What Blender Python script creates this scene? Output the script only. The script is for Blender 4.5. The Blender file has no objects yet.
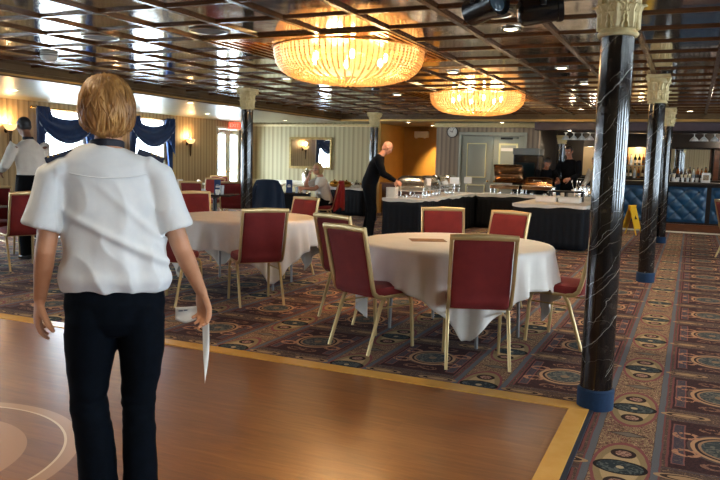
import bpy, math, random
from mathutils import Vector, Matrix, noise
PI=math.pi
random.seed(7)
SC=bpy.context.scene; COL=SC.collection
R=math.radians
# ---------------------------------------------------------------- mesh builder
class MB:
    def __init__(s): s.v=[]; s.f=[]; s.m=[]; s.mi=0
    def add(s,vs,fs):
        b=len(s.v); s.v+= [tuple(v) for v in vs]; s.f+=[tuple(i+b for i in f) for f in fs]; s.m+=[s.mi]*len(fs); return s
    def box(s,x0,x1,y0,y1,z0,z1,M=None):
        vs=[(x,y,z) for z in (z0,z1) for y in (y0,y1) for x in (x0,x1)]
        if M: vs=[M@Vector(v) for v in vs]
        return s.add(vs,[(0,2,3,1),(4,5,7,6),(0,1,5,4),(2,6,7,3),(0,4,6,2),(1,3,7,5)])
    def lathe(s,prof,n=24,c=(0,0,0),cap=True,M=None,fl=0):
        vs=[];fs=[];k=len(prof)
        for r,z in prof:
            for i in range(n):
                a=2*PI*i/n; rr=r*(1+fl*math.cos(a*n/2))
                vs.append((rr*math.cos(a),rr*math.sin(a),z))
        for j in range(k-1):
            for i in range(n):
                i2=(i+1)%n; fs.append((j*n+i,j*n+i2,(j+1)*n+i2,(j+1)*n+i))
        if cap:
            fs.append(tuple(range(n-1,-1,-1))); fs.append(tuple((k-1)*n+i for i in range(n)))
        T=(Matrix.Translation(c)@(M or Matrix()))
        return s.add([T@Vector(v) for v in vs],fs)
    def loft(s,rings,n=12,side=None,sq=1.0,rot=0):
        # rings: (centre, rx, ry)
        C=[Vector(r[0]) for r in rings]; vs=[];fs=[];k=len(C)
        for j in range(k):
            t=(C[min(j+1,k-1)]-C[max(j-1,0)]).normalized()
            sd=Vector(side) if side else Vector((1,0,0))
            if abs(t.dot(sd))>.95: sd=Vector((0,1,0))
            sd=(sd-t*sd.dot(t)).normalized(); u=t.cross(sd)
            for i in range(n):
                a=2*PI*i/n+rot; ca,sa=math.cos(a),math.sin(a)
                if sq!=1: ca=math.copysign(abs(ca)**sq,ca); sa=math.copysign(abs(sa)**sq,sa)
                vs.append(C[j]+sd*rings[j][1]*ca+u*rings[j][2]*sa)
        for j in range(k-1):
            for i in range(n):
                i2=(i+1)%n; fs.append((j*n+i,j*n+i2,(j+1)*n+i2,(j+1)*n+i))
        fs.append(tuple(range(n-1,-1,-1))); fs.append(tuple((k-1)*n+i for i in range(n)))
        return s.add(vs,fs)
    def tube(s,pts,r,n=8,side=None,r2=None,sq=1.0,rot=0):
        return s.loft([(p,r,r2 or r) for p in pts],n,side,sq,rot)
    def ell(s,c,rx,ry,rz,n=16,M=None):
        k=max(6,n//2); vs=[];fs=[]
        for j in range(1,k):
            t=PI*j/k
            for i in range(n):
                a=2*PI*i/n; vs.append((rx*math.sin(t)*math.cos(a),ry*math.sin(t)*math.sin(a),-rz*math.cos(t)))
        vs.append((0,0,-rz)); vs.append((0,0,rz)); b=len(vs)-2
        for j in range(k-2):
            for i in range(n):
                i2=(i+1)%n; fs.append((j*n+i,j*n+i2,(j+1)*n+i2,(j+1)*n+i))
        for i in range(n):
            i2=(i+1)%n; fs.append((b,i2,i)); fs.append((b+1,(k-2)*n+i,(k-2)*n+i2))
        T=Matrix.Translation(c)@(M or Matrix())
        return s.add([T@Vector(v) for v in vs],fs)
    def prism(s,poly,z0,z1,M=None):
        n=len(poly); vs=[(x,y,z0) for x,y in poly]+[(x,y,z1) for x,y in poly]
        if M: vs=[M@Vector(v) for v in vs]
        return s.add(vs,[tuple(range(n-1,-1,-1)),tuple(range(n,2*n))]+[(i,(i+1)%n,n+(i+1)%n,n+i) for i in range(n)])
    def grid(s,nu,nv,fn,closeu=False):
        vs=[fn(i/(nu if closeu else nu-1),j/(nv-1)) for j in range(nv) for i in range(nu)]
        fs=[]
        for j in range(nv-1):
            for i in range(nu if closeu else nu-1):
                i2=(i+1)%nu; fs.append((j*nu+i,j*nu+i2,(j+1)*nu+i2,(j+1)*nu+i))
        return s.add(vs,fs)
    def xf(s,M):
        s.v=[tuple(M@Vector(v)) for v in s.v]; return s
    def build(s,name,mat,parent=None,smooth=True,ang=40,bevel=0,loc=None,solid=0,sub=0):
        me=bpy.data.meshes.new(name); me.from_pydata(s.v,[],s.f)
        mats=mat if isinstance(mat,(list,tuple)) else [mat]
        for m in mats: me.materials.append(m)
        if len(mats)>1: me.polygons.foreach_set('material_index',s.m)
        me.validate(); me.update()
        if smooth:
            me.polygons.foreach_set('use_smooth',[True]*len(me.polygons)); me.set_sharp_from_angle(angle=R(ang))
        o=bpy.data.objects.new(name,me); COL.objects.link(o)
        if parent: o.parent=parent
        if loc: o.location=loc
        if solid:
            q=o.modifiers.new('s','SOLIDIFY'); q.thickness=solid; q.offset=0
        if bevel:
            q=o.modifiers.new('b','BEVEL'); q.width=bevel; q.segments=2; q.limit_method='ANGLE'; q.angle_limit=R(35)
        if sub:
            q=o.modifiers.new('u','SUBSURF'); q.levels=sub; q.render_levels=sub
        return o
def bake(o,voxel,smooth=4,fac=.6,disp=None):
    """apply a voxel remesh + smoothing to make one continuous skin"""
    q=o.modifiers.new('r','REMESH'); q.mode='VOXEL'; q.voxel_size=voxel; q.use_smooth_shade=True
    if smooth:
        q=o.modifiers.new('m','SMOOTH'); q.iterations=smooth; q.factor=fac
    bpy.context.view_layer.update()
    dg=bpy.context.evaluated_depsgraph_get()
    me=bpy.data.meshes.new_from_object(o.evaluated_get(dg))
    old=o.data; mats=[m for m in old.materials]; o.modifiers.clear(); o.data=me; me.materials.clear()
    for m in mats: me.materials.append(m)
    if disp:
        nv=[v.normal.copy() for v in me.vertices]
        for v,nn in zip(me.vertices,nv): v.co=v.co+disp(v.co,nn)
    me.polygons.foreach_set('use_smooth',[True]*len(me.polygons)); me.update()
    nm=old.name; bpy.data.meshes.remove(old); me.name=nm
    return o
def tag(o,label,cat,group=None,kind=None):
    if label: o['label']=label
    if cat: o['category']=cat
    if group: o['group']=group
    if kind: o['kind']=kind
    return o
def struct(o): o['kind']='structure'; return o
def thing(name,label,cat,loc=(0,0,0),rz=0,group=None):
    o=bpy.data.objects.new(name,None); COL.objects.link(o); o.location=loc; o.rotation_euler=(0,0,rz); o.empty_display_size=.1
    return tag(o,label,cat,group)
def kids(o): return [c for c in COL.objects if c.parent==o]
def dup(root,loc,rz=None,label=None,group=None,scale=None):
    ks=kids(root)
    r=root.copy(); COL.objects.link(r); r.location=loc
    if rz is not None: r.rotation_euler=(0,0,rz)
    if label: r['label']=label
    if group: r['group']=group
    if scale: r.scale=scale
    for ch in ks:
        gk=kids(ch); c=ch.copy(); COL.objects.link(c); c.parent=r
        for g in gk:
            d=g.copy(); COL.objects.link(d); d.parent=c
    return r
# ---------------------------------------------------------------- node helper
class E:
    """a float socket with arithmetic"""
    def __init__(s,nt,k): s.nt=nt; s.k=k
    def _m(s,op,*a,clamp=False):
        n=s.nt.nodes.new('ShaderNodeMath'); n.operation=op; n.use_clamp=clamp
        for i,x in enumerate((s,)+a):
            if isinstance(x,E): s.nt.links.new(x.k,n.inputs[i])
            else: n.inputs[i].default_value=x
        return E(s.nt,n.outputs[0])
    def __add__(s,o): return s._m('ADD',o)
    def __radd__(s,o): return s._m('ADD',o)
    def __sub__(s,o): return s._m('SUBTRACT',o)
    def __rsub__(s,o): return (s*-1)+o
    def __mul__(s,o): return s._m('MULTIPLY',o)
    def __rmul__(s,o): return s._m('MULTIPLY',o)
    def __truediv__(s,o): return s._m('DIVIDE',o)
    def lt(s,o): return s._m('LESS_THAN',o)
    def gt(s,o): return s._m('GREATER_THAN',o)
    def abs(s): return s._m('ABSOLUTE')
    def fl(s): return s._m('FLOOR')
    def fr(s): return s._m('FRACT')
    def mn(s,o): return s._m('MINIMUM',o)
    def mx(s,o): return s._m('MAXIMUM',o)
    def sqrt(s): return s._m('SQRT')
    def sin(s): return s._m('SINE')
    def atan2(s,o): return s._m('ARCTAN2',o)
    def cl(s): return s._m('ADD',0,clamp=True)
    def band(s,a,b): return s.gt(a)*s.lt(b)
def new(name,col=(.5,.5,.5),rough=.5,metal=0,spec=None,emis=None,es=0,trans=0,coat=0,sheen=0,alpha=None):
    m=bpy.data.materials.new(name); m.use_nodes=True; b=m.node_tree.nodes['Principled BSDF']
    b.inputs['Base Color'].default_value=(*col,1); b.inputs['Roughness'].default_value=rough; b.inputs['Metallic'].default_value=metal
    if spec is not None: b.inputs['Specular IOR Level'].default_value=spec
    if emis: b.inputs['Emission Color'].default_value=(*emis,1); b.inputs['Emission Strength'].default_value=es
    if trans: b.inputs['Transmission Weight'].default_value=trans
    if coat: b.inputs['Coat Weight'].default_value=coat; b.inputs['Coat Roughness'].default_value=.08
    if sheen: b.inputs['Sheen Weight'].default_value=sheen
    return m
def nt_of(m): return m.node_tree, m.node_tree.nodes['Principled BSDF']
def coord(nt,kind='Object'):
    n=nt.nodes.new('ShaderNodeTexCoord'); return n.outputs[kind]
def worldpos(nt):
    return nt.nodes.new('ShaderNodeNewGeometry').outputs['Position']
def xyz(nt,vec):
    n=nt.nodes.new('ShaderNodeSeparateXYZ'); nt.links.new(vec,n.inputs[0]); return [E(nt,o) for o in n.outputs]
def comb(nt,a,b,c):
    n=nt.nodes.new('ShaderNodeCombineXYZ')
    for i,x in enumerate((a,b,c)):
        if isinstance(x,E): nt.links.new(x.k,n.inputs[i])
        else: n.inputs[i].default_value=x
    return n.outputs[0]
def noi(nt,vec,scale,detail=3,rough=.5,dist=0,scl=None):
    if scl:
        mp=nt.nodes.new('ShaderNodeMapping'); mp.inputs['Scale'].default_value=scl; nt.links.new(vec,mp.inputs[0]); vec=mp.outputs[0]
    n=nt.nodes.new('ShaderNodeTexNoise'); n.inputs['Scale'].default_value=scale; n.inputs['Detail'].default_value=detail; n.inputs['Roughness'].default_value=rough; n.inputs['Distortion'].default_value=dist
    nt.links.new(vec,n.inputs['Vector']); return E(nt,n.outputs[0])
def mixc(nt,a,b,f):
    n=nt.nodes.new('ShaderNodeMix'); n.data_type='RGBA'
    if isinstance(f,E): nt.links.new(f.k,n.inputs[0])
    else: n.inputs[0].default_value=f
    for i,x in ((6,a),(7,b)):
        if isinstance(x,tuple): n.inputs[i].default_value=(*x,1)
        else: nt.links.new(x,n.inputs[i])
    return n.outputs[2]
def ramp(nt,f,stops):
    n=nt.nodes.new('ShaderNodeValToRGB'); nt.links.new(f.k,n.inputs[0]); el=n.color_ramp.elements
    while len(el)<len(stops): el.new(.5)
    for e,(p,c) in zip(el,stops): e.position=p; e.color=(*c,1)
    return n.outputs[0]
def setc(nt,b,c): nt.links.new(c,b.inputs['Base Color'])
def bump(nt,b,h,st=.3,d=.01):
    n=nt.nodes.new('ShaderNodeBump'); n.inputs['Strength'].default_value=st; n.inputs['Distance'].default_value=d
    nt.links.new(h.k,n.inputs['Height']); nt.links.new(n.outputs[0],b.inputs['Normal'])
def mottled(name,c1,c2,scale=8,rough=.6,bs=0,scl=None,**k):
    m=new(name,c1,rough,**k); nt,b=nt_of(m); v=coord(nt); f=noi(nt,v,scale,4,.6,0,scl)
    setc(nt,b,ramp(nt,f,[(.3,c1),(.7,c2)]))
    if bs: bump(nt,b,f,bs,.004)
    return m
def hexc(h):
    c=[int(h[i:i+2],16)/255 for i in (0,2,4)]
    return tuple(x/12.92 if x<=.04045 else ((x+.055)/1.055)**2.4 for x in c)
DLW=30; SKY_W=11; EXPO=1.55; CH_W=6
# ================================================================ materials
def carpet_mat():
    m=new('carpet',(.1,.05,.04),.95,spec=.15); nt,b=nt_of(m); pos=worldpos(nt); x,y,z=xyz(nt,pos)
    w=noi(nt,pos,9,2); w2=noi(nt,pos,7.3,2)
    u=(((x+.22)/.965+.5).fr()-.5).abs()*.965
    v=(((y-4.58)/.955+.5).fr()-.5).abs()*.955
    u=(u+(w-.5)*.012); v=(v+(w2-.5)*.012)
    pu=.4825-u; pv=.4775-v
    n1=noi(nt,pos,21,2,.5,2.2); n2=noi(nt,pos,55,2,.6); n3=noi(nt,pos,17,3,.6,2.5)
    sc=n1.band(.44,.5); sc2=n3.band(.46,.53)
    c=mixc(nt,hexc('5c4337'),hexc('916d47'),sc)
    c=mixc(nt,c,hexc('513a3c'),sc2*.8)
    # lengthwise strip
    st=u.lt(.135); c=mixc(nt,c,mixc(nt,hexc('6e5030'),hexc('c39a60'),(sc+n1.band(.56,.62)).cl()),st)
    c=mixc(nt,c,hexc('7a3436'),st*n3.band(.5,.55))
    c=mixc(nt,c,hexc('666a73'),u.band(.138,.172)); c=mixc(nt,c,hexc('7c3b3a'),u.band(.172,.182))
    # panels
    P=pu.lt(.285)*pv.lt(.365)
    c=mixc(nt,c,mixc(nt,hexc('4a2427'),hexc('3a2327'),n2.gt(.5)),P)
    c=mixc(nt,c,hexc('7d3531'),P*pu.gt(.272))
    blk=pu.band(.195,.26)*pv.lt(.31)
    c=mixc(nt,c,hexc('4b4150'),blk); c=mixc(nt,c,hexc('8a4138'),blk*(pu.lt(.203)+pu.gt(.252)+pv.gt(.30)).cl())
    c=mixc(nt,c,hexc('6e5c55'),blk*n1.band(.5,.54))
    d=(pu*pu+pv*pv*.8).sqrt()
    c=mixc(nt,c,hexc('5b4644'),P*d.lt(.19)*pu.lt(.195))
    c=mixc(nt,c,hexc('c08a4c'),P*d.band(.15,.172)); c=mixc(nt,c,hexc('34262a'),P*d.band(.135,.15))
    c=mixc(nt,c,hexc('a5794b'),P*d.band(.12,.135)); c=mixc(nt,c,mixc(nt,hexc('3d474c'),hexc('6f6f64'),n1.gt(.53)),d.lt(.12))
    c=mixc(nt,c,hexc('8c6f4c'),d.lt(.03))
    tip=((pu-.19)*(pu-.19)*.6+(pv-.13)*(pv-.13)).sqrt()
    c=mixc(nt,c,hexc('b9763f'),P*tip.band(.03,.055)*n1.gt(.44)); 
    tip2=((pu-.06)*(pu-.06)*.35+(pv-.27)*(pv-.27)).sqrt()
    c=mixc(nt,c,hexc('8d5a3a'),P*tip2.band(.02,.04)*n1.gt(.46))
    # strip medallions
    e=((u/.132)*(u/.132)+(v/.33)*(v/.33)).sqrt()
    c=mixc(nt,c,mixc(nt,hexc('9c8149'),hexc('c4a061'),e.lt(.7)),e.lt(.95)); c=mixc(nt,c,hexc('8e3634'),e.band(.93,1.04))
    hh=((u/.055)*(u/.055)+((v-.185)/.055)*((v-.185)/.055)).sqrt()
    c=mixc(nt,c,hexc('3a2420'),hh.band(.7,1.12)); c=mixc(nt,c,mixc(nt,hexc('b58063'),hexc('6f3c33'),n2.gt(.52)),hh.lt(.7))
    k=((u/.118)*(u/.118)+(v/.082)*(v/.082)).sqrt()
    c=mixc(nt,c,mixc(nt,hexc('2d3a41'),hexc('5b6463'),n1.gt(.55)),k.lt(1)); c=mixc(nt,c,hexc('26201f'),k.band(.93,1.08))
    c=mixc(nt,c,hexc('c0a673'),(u*u+v*v).sqrt().lt(.02))
    dm=u/.105+pv/.042
    c=mixc(nt,c,hexc('7d6e62'),dm.lt(1)); c=mixc(nt,c,hexc('4a3530'),dm.band(.8,1.05))
    # leaves on the cross bands
    lf=(((u-.285)/.1)*((u-.285)/.1)+(v/.03)*(v/.03)).sqrt()
    c=mixc(nt,c,hexc('b3874c'),lf.lt(1.35)); c=mixc(nt,c,hexc('3d2c26'),lf.band(.75,1.05))
    c=mixc(nt,c,hexc('5a4a50'),v.band(.088,.1)*u.gt(.18))
    f=noi(nt,pos,160,1)
    c=mixc(nt,c,mixc(nt,(0,0,0),c,.72),f.gt(.52)*.4)
    hs=nt.nodes.new('ShaderNodeHueSaturation'); hs.inputs['Value'].default_value=CARPET_V; hs.inputs['Saturation'].default_value=.78; nt.links.new(c,hs.inputs['Color']); c=hs.outputs[0]
    setc(nt,b,c); bump(nt,b,f,.25,.004); return m
CARPET_V=.95
def wood_floor():
    m=new('dance_floor',(.2,.1,.05),.26,spec=.6,coat=.6); nt,b=nt_of(m); pos=worldpos(nt); x,y,z=xyz(nt,pos)
    row=(y/.16).fl(); off=(row*.37).fr()*1.2; pl=((x+off)/1.2).fl()
    rnd=((row*12.9898+pl*78.233).sin()*43758.5).fr()
    g=noi(nt,pos,3.2,5,.65,.6,(1,9,1)); g2=noi(nt,pos,1.1,3,.5)
    f=(g*.6+rnd*.10+g2*.4-.05)
    c=ramp(nt,f,[(.3,hexc('6f4523')),(.5,hexc('8d592c')),(.72,hexc('a8703a'))])
    seam=(((y/.16).fr()-.5).abs()).gt(.492)
    c=mixc(nt,c,hexc('5a3820'),seam*.35)
    # compass inlay
    dx=x+3.30; dy=y-2.10; r=(dx*dx+dy*dy).sqrt(); a=dy.atan2(dx)
    c=mixc(nt,c,hexc('bf9268'),r.band(.735,.80)); c=mixc(nt,c,hexc('ecd2a6'),r.band(.722,.735))
    c=mixc(nt,c,hexc('b98a60'),r.lt(.55))
    s4=((a/(PI/2)+.5).fr()-.5).abs()*(PI/2)
    star=(r*(s4.sin())).lt((.56-r)*.13)
    s8=((a/(PI/2)).fr()-.5).abs()*(PI/2)
    star2=(r*(s8.sin())).lt((.36-r)*.16)
    c=mixc(nt,c,hexc('8f6f58'),star2*r.lt(.36)); c=mixc(nt,c,hexc('7c5d4b'),star*r.lt(.56)); 
    setc(nt,b,c); b.inputs['Coat Roughness'].default_value=.22
    ro=E(nt,g2.k)*.12+.30; nt.links.new(ro.k,b.inputs['Roughness']); bump(nt,b,g2,.05,.004); return m
def stripe_wall(c1,c2,c3,pitch=.13):
    m=new('striped_wallpaper',c1,.6); nt,b=nt_of(m); pos=worldpos(nt); x,y,z=xyz(nt,pos)
    s=x+y
    t=(s/pitch).fr(); t2=(s/pitch/2).fr()
    c=mixc(nt,c1,c2,t.lt(.5)); c=mixc(nt,c,c3,t2.lt(.12)); setc(nt,b,c); return m
def marble():
    m=new('black_marble',(.01,.01,.012),.10,spec=.6); nt,b=nt_of(m); v=coord(nt); x,y,z=xyz(nt,v)
    w=noi(nt,v,5,3,.6); w2=noi(nt,v,11,3,.6); gate=noi(nt,v,3.2,2); gate2=noi(nt,v,4.6,1)
    def vein(kx,ky,kz,fr,th,amp):
        d=x*kx+y*ky+z*kz+w*amp; return ((d*fr).fr()-.5).abs().lt(th*fr)
    v1=vein(.95,.5,-.75,6.1,.0009,.16)*gate.gt(.47); v2=vein(1.0,-.35,-.62,9.7,.0008,.16)*gate2.gt(.47); v3=vein(-.5,.6,.8,5.3,.0009,.22)*gate.lt(.52)
    v4=vein(.9,.3,-.8,4.3,.0014,.06)*gate2.gt(.42)
    n=noi(nt,v,9,4,.65)
    c=ramp(nt,n,[(.35,hexc('0d0d0f')),(.55,hexc('1d1815')),(.75,hexc('3b312a'))])
    c=mixc(nt,c,hexc('6d665f'),(v2+v3).cl()*.7); c=mixc(nt,c,hexc('a39d93'),(v1+v4).cl()*(w2.gt(.4)*.5+.5))
    setc(nt,b,c); return m
def mirror_tile():
    m=bpy.data.materials.new('bronze_mirror_tile'); m.use_nodes=True; nt=m.node_tree; b=nt.nodes['Principled BSDF']
    pos=worldpos(nt); x,y,z=xyz(nt,pos)
    rnd=(((x/.69).fl()*12.9898+(y/.69).fl()*78.233).sin()*43758.5).fr()
    n=noi(nt,pos,1.6,3,.6)
    b.inputs['Metallic'].default_value=.9; b.inputs['Roughness'].default_value=.085
    c=ramp(nt,(n*.6+rnd*.4),[(.25,hexc('a8967f')),(.6,hexc('bfb5a6'))]); setc(nt,b,c)
    bump(nt,b,noi(nt,pos,2.2,2),.12,.02); return m
M_=dict(
 carpet=carpet_mat(), wood=wood_floor(), marble=marble(), tile=mirror_tile(),
 wall=stripe_wall(hexc('b49c74'),hexc('a38a62'),hexc('8a7352')),
 wall2=stripe_wall(hexc('b9af88'),hexc('a69b76'),hexc('928763'),.15),
 wallgrey=stripe_wall(hexc('a08f7b'),hexc('8b7b69'),hexc('76685a'),.12),
 trimgold=mottled('maple_trim',hexc('d8a24c'),hexc('e3b25e'),6,.25),
 strip=mottled('ceiling_strip_wood',hexc('4a2f1d'),hexc('5e3c22'),5,.22),
 lowceil=mottled('pearl_ceiling',hexc('9c9270'),hexc('857c5f'),3,.36,.25,(1,6,1),spec=.25),
 fascia=mottled('bronze_fascia',hexc('6b5334'),hexc('4b3822'),3,.3), gold=new('brass',hexc('d09a4a'),.22,metal=1),
 cream=mottled('cream_plaster',hexc('e2d2a0'),hexc('cbb884'),22,.6,.2), ivory=new('ivory_paint',hexc('d8d3bd'),.45),
 doorp=new('grey_green_door',hexc('a8ab9d'),.45), blackw=mottled('dark_wood',hexc('100c0a'),hexc('1b120e'),4,.35),
 tan=mottled('tan_alcove_wall',hexc('b08a44'),hexc('9c7738'),1.5,.6), brownwood=mottled('mahogany',hexc('4a2a18'),hexc('693c20'),5,.3,0,(1,1,6)),
 black=new('black_metal',hexc('0b0c0e'),.35), blackplastic=new('black_plastic',hexc('101215'),.25),
 white=new('white_china',hexc('eceae4'),.25), whitep=new('white_plastic',hexc('d9d9d2'),.4),
 mirror=new('mirror_glass',(.85,.87,.86),.02,metal=1), steel=new('polished_steel',(.82,.82,.80),.2,metal=1),
 bronze=new('bronze_steel',hexc('9c7b5e'),.16,metal=1), bluewrap=mottled('blue_carpet_wrap',hexc('143557'),hexc('102b4a'),60,.9,.3),
 purple=mottled('mauve_beam',hexc('5f5358'),hexc('463b40'),1.2,.25), frost=new('frosted_glass',(.85,.86,.84),.35,trans=.3),
 lampwarm=new('warm_lens',(1,.9,.7),.5,emis=(1,.78,.45),es=14), bulb=new('bulb_glow',(1,.9,.7),.5,emis=(1,.74,.36),es=45),
 dullsteel=new('dull_steel',(.33,.33,.33),.4,metal=1), ringmetal=new('satin_chrome',(.6,.58,.52),.3,metal=1), grille=mottled('speaker_grille',hexc('4b4238'),hexc('3a322a'),80,.6),
)
def glassmat():
    m=bpy.data.materials.new('window_glass'); m.use_nodes=True; nt=m.node_tree; nt.nodes.clear()
    o=nt.nodes.new('ShaderNodeOutputMaterial'); t=nt.nodes.new('ShaderNodeBsdfTransparent'); g=nt.nodes.new('ShaderNodeBsdfGlossy'); g.inputs['Roughness'].default_value=.03
    mx=nt.nodes.new('ShaderNodeMixShader'); mx.inputs[0].default_value=.06; nt.links.new(t.outputs[0],mx.inputs[1]); nt.links.new(g.outputs[0],mx.inputs[2]); nt.links.new(mx.outputs[0],o.inputs[0]); return m
M_['glass']=glassmat()
def clearglass(name,col,mixv=.35):
    m=bpy.data.materials.new(name); m.use_nodes=True; nt=m.node_tree; nt.nodes.clear()
    o=nt.nodes.new('ShaderNodeOutputMaterial'); t=nt.nodes.new('ShaderNodeBsdfTransparent'); t.inputs[0].default_value=(*col,1)
    g=nt.nodes.new('ShaderNodeBsdfPrincipled'); g.inputs['Base Color'].default_value=(*col,1); g.inputs['Roughness'].default_value=.08
    mx=nt.nodes.new('ShaderNodeMixShader'); mx.inputs[0].default_value=mixv; nt.links.new(t.outputs[0],mx.inputs[1]); nt.links.new(g.outputs[0],mx.inputs[2]); nt.links.new(mx.outputs[0],o.inputs[0]); return m
M_['tumbler']=clearglass('drinking_glass',(.92,.95,.97),.4)
def crystal():
    m=bpy.data.materials.new('crystal_beads'); m.use_nodes=True; nt=m.node_tree; nt.nodes.clear()
    o=nt.nodes.new('ShaderNodeOutputMaterial'); t=nt.nodes.new('ShaderNodeBsdfTranslucent'); t.inputs[0].default_value=(.84,.63,.36,1)
    g=nt.nodes.new('ShaderNodeBsdfGlossy'); g.inputs[0].default_value=(1,.92,.75,1); g.inputs['Roughness'].default_value=.15
    d=nt.nodes.new('ShaderNodeBsdfDiffuse'); d.inputs[0].default_value=(.80,.60,.34,1)
    a=nt.nodes.new('ShaderNodeMixShader'); a.inputs[0].default_value=.3; nt.links.new(t.outputs[0],a.inputs[1]); nt.links.new(d.outputs[0],a.inputs[2])
    mx=nt.nodes.new('ShaderNodeMixShader'); mx.inputs[0].default_value=.2; nt.links.new(a.outputs[0],mx.inputs[1]); nt.links.new(g.outputs[0],mx.inputs[2]); nt.links.new(mx.outputs[0],o.inputs[0]); return m
M_['crystal']=crystal()
def liner():
    m=bpy.data.materials.new('frosted_liner'); m.use_nodes=True; nt=m.node_tree; nt.nodes.clear()
    o=nt.nodes.new('ShaderNodeOutputMaterial'); t=nt.nodes.new('ShaderNodeBsdfTranslucent'); t.inputs[0].default_value=(.8,.6,.36,1)
    q=nt.nodes.new('ShaderNodeBsdfTransparent'); mx=nt.nodes.new('ShaderNodeMixShader'); mx.inputs[0].default_value=.55
    nt.links.new(t.outputs[0],mx.inputs[1]); nt.links.new(q.outputs[0],mx.inputs[2]); nt.links.new(mx.outputs[0],o.inputs[0]); return m
M_['liner']=liner()
# ================================================================ room shell
XL,XR,YB,YF,HC,HL=-12.4,6.5,-5.5,18.6,2.62,2.49; YM=19.2
struct(MB().box(XL-.3,XR+.3,YB-.3,YF+3,-.12,0).build('floor',M_['carpet'],smooth=False))
struct(MB().box(-6.9,-.57,-2.6,4.36,.0,.006).build('floor.001',M_['wood'],smooth=False))
def ringtrim():
    m=MB(); o=(-7.05,-.46,-2.75,4.50); i=(-6.92,-.575,-2.62,4.365); z=.011
    m.box(o[0],o[1],i[3],o[3],0,z); m.box(o[0],o[1],o[2],i[2],0,z); m.box(o[0],i[0],i[2],i[3],0,z); m.box(i[1],o[1],i[2],i[3],0,z); return m
struct(ringtrim().build('trim_1',M_['trimgold'],smooth=False,bevel=.003))
# dark blue edge of the carpet beside the wood border
struct(MB().box(-.46,-.435,-2.7,4.5,0,.008).build('trim_2',new('navy_edging',hexc('1a2438'),.8),smooth=False))
# ceiling: bronze mirror tiles, each hanging very slightly out of true
P_=.69; X0=-1.2-.69*11; Y0=4.8-.69*15
PAN=[(-4.65,-2.58,6.18,8.25),(-4.65,-2.58,11.70,13.77)]
def inpan(cx,cy): return any(a<cx<b and c<cy<d for a,b,c,d in PAN)
cm=MB(); NX=int((XR-X0)/P_)+1; NY=int((17.5-Y0)/P_)+1
for i in range(NX):
    for j in range(NY):
        x=X0+i*P_; y=Y0+j*P_
        if inpan(x+P_/2,y+P_/2): continue
        rr=random.Random(i*91+j*7); tx,ty=rr.uniform(-.0016,.0016),rr.uniform(-.0016,.0016); z=2.645
        x1=min(x+P_,XR); y1=min(y+P_,17.6)
        cm.add([(x,y,z-tx-ty),(x1,y,z+tx-ty),(x1,y1,z+tx+ty),(x,y1,z-tx+ty)],[(0,3,2,1)])
struct(cm.build('ceiling',M_['tile'],smooth=False))
struct(MB().box(XL-.3,XR+.3,YB-.3,YF+3,2.95,3.05).build('ceiling.001',M_['black'],smooth=False))
sm=MB()
def clear(a0,a1,b,axis):
    "split a strip around the two brass panels"
    segs=[(a0,a1)]
    for p in PAN:
        lo,hi,c,d=(p[2],p[3],p[0],p[1]) if axis=='y' else (p[0],p[1],p[2],p[3])
        if c+.05<b<d-.05:
            ns=[]
            for s,e in segs:
                if lo>s and hi<e: ns+=[(s,lo),(hi,e)]
                else: ns.append((s,e))
            segs=ns
    return segs
for i in range(NX+1):
    x=X0+i*P_
    if x<-8.5 or x>XR: continue
    for s,e in clear(YB,17.6,x,'y'): sm.box(x-.027,x+.027,s,e,2.622,2.65)
struct(sm.build('ceiling.002',M_['strip'],smooth=False,bevel=.004))
sm=MB()
for j in range(NY+1):
    y=Y0+j*P_
    if y>17.5: continue
    for s,e in clear(-8.55,XR,y,'x'): sm.box(s,e,y-.022,y+.022,2.627,2.649)
struct(sm.build('ceiling.003',M_['strip'],smooth=False,bevel=.004))
# recessed brass panels round the chandeliers, stepped mouldings
for k,(a,b,c,d) in enumerate(PAN):
    m=MB(); m.box(a-.02,b+.02,c-.02,d+.02,2.66,2.68)
    for q in range(7):
        o=.02+q*.085; z=2.615+q*.007; t=.035
        m.box(a+o,b-o,c+o,c+o+t,z,2.665); m.box(a+o,b-o,d-o-t,d-o,z,2.665); m.box(a+o,a+o+t,c+o+t,d-o-t,z,2.665); m.box(b-o-t,b-o,c+o+t,d-o-t,z,2.665)
    struct(m.build('ceiling.00%d'%(4+k),M_['gold'],smooth=False,bevel=.004))
# lowered pearl ceiling along the windows and the far side, with a stepped fascia
struct(MB().box(XL,-8.72,YB,YF,HL,HL+.05).box(-8.72,XR,17.75,YF+3,HL,HL+.05).build('ceiling.006',M_['lowceil'],smooth=False))
f1=MB()
f1.box(-8.74,-8.60,YB,17.74,HL-.02,2.66).box(-8.60,-8.57,YB,17.70,2.56,2.66)
f1.box(-8.74,XR,17.60,17.74,HL-.02,2.66).box(-8.57,XR,17.57,17.60,2.56,2.66)
struct(f1.build('trim_3',M_['fascia'],smooth=False,bevel=.008))
f2=MB().box(-8.60,-8.575,YB,17.6,2.49,2.515).box(-8.6,XR,17.575,17.6,2.475,2.53)
struct(f2.build('trim_4',new('gold_bead',hexc('c9a668'),.3,metal=.6),smooth=False,bevel=.005))
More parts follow.
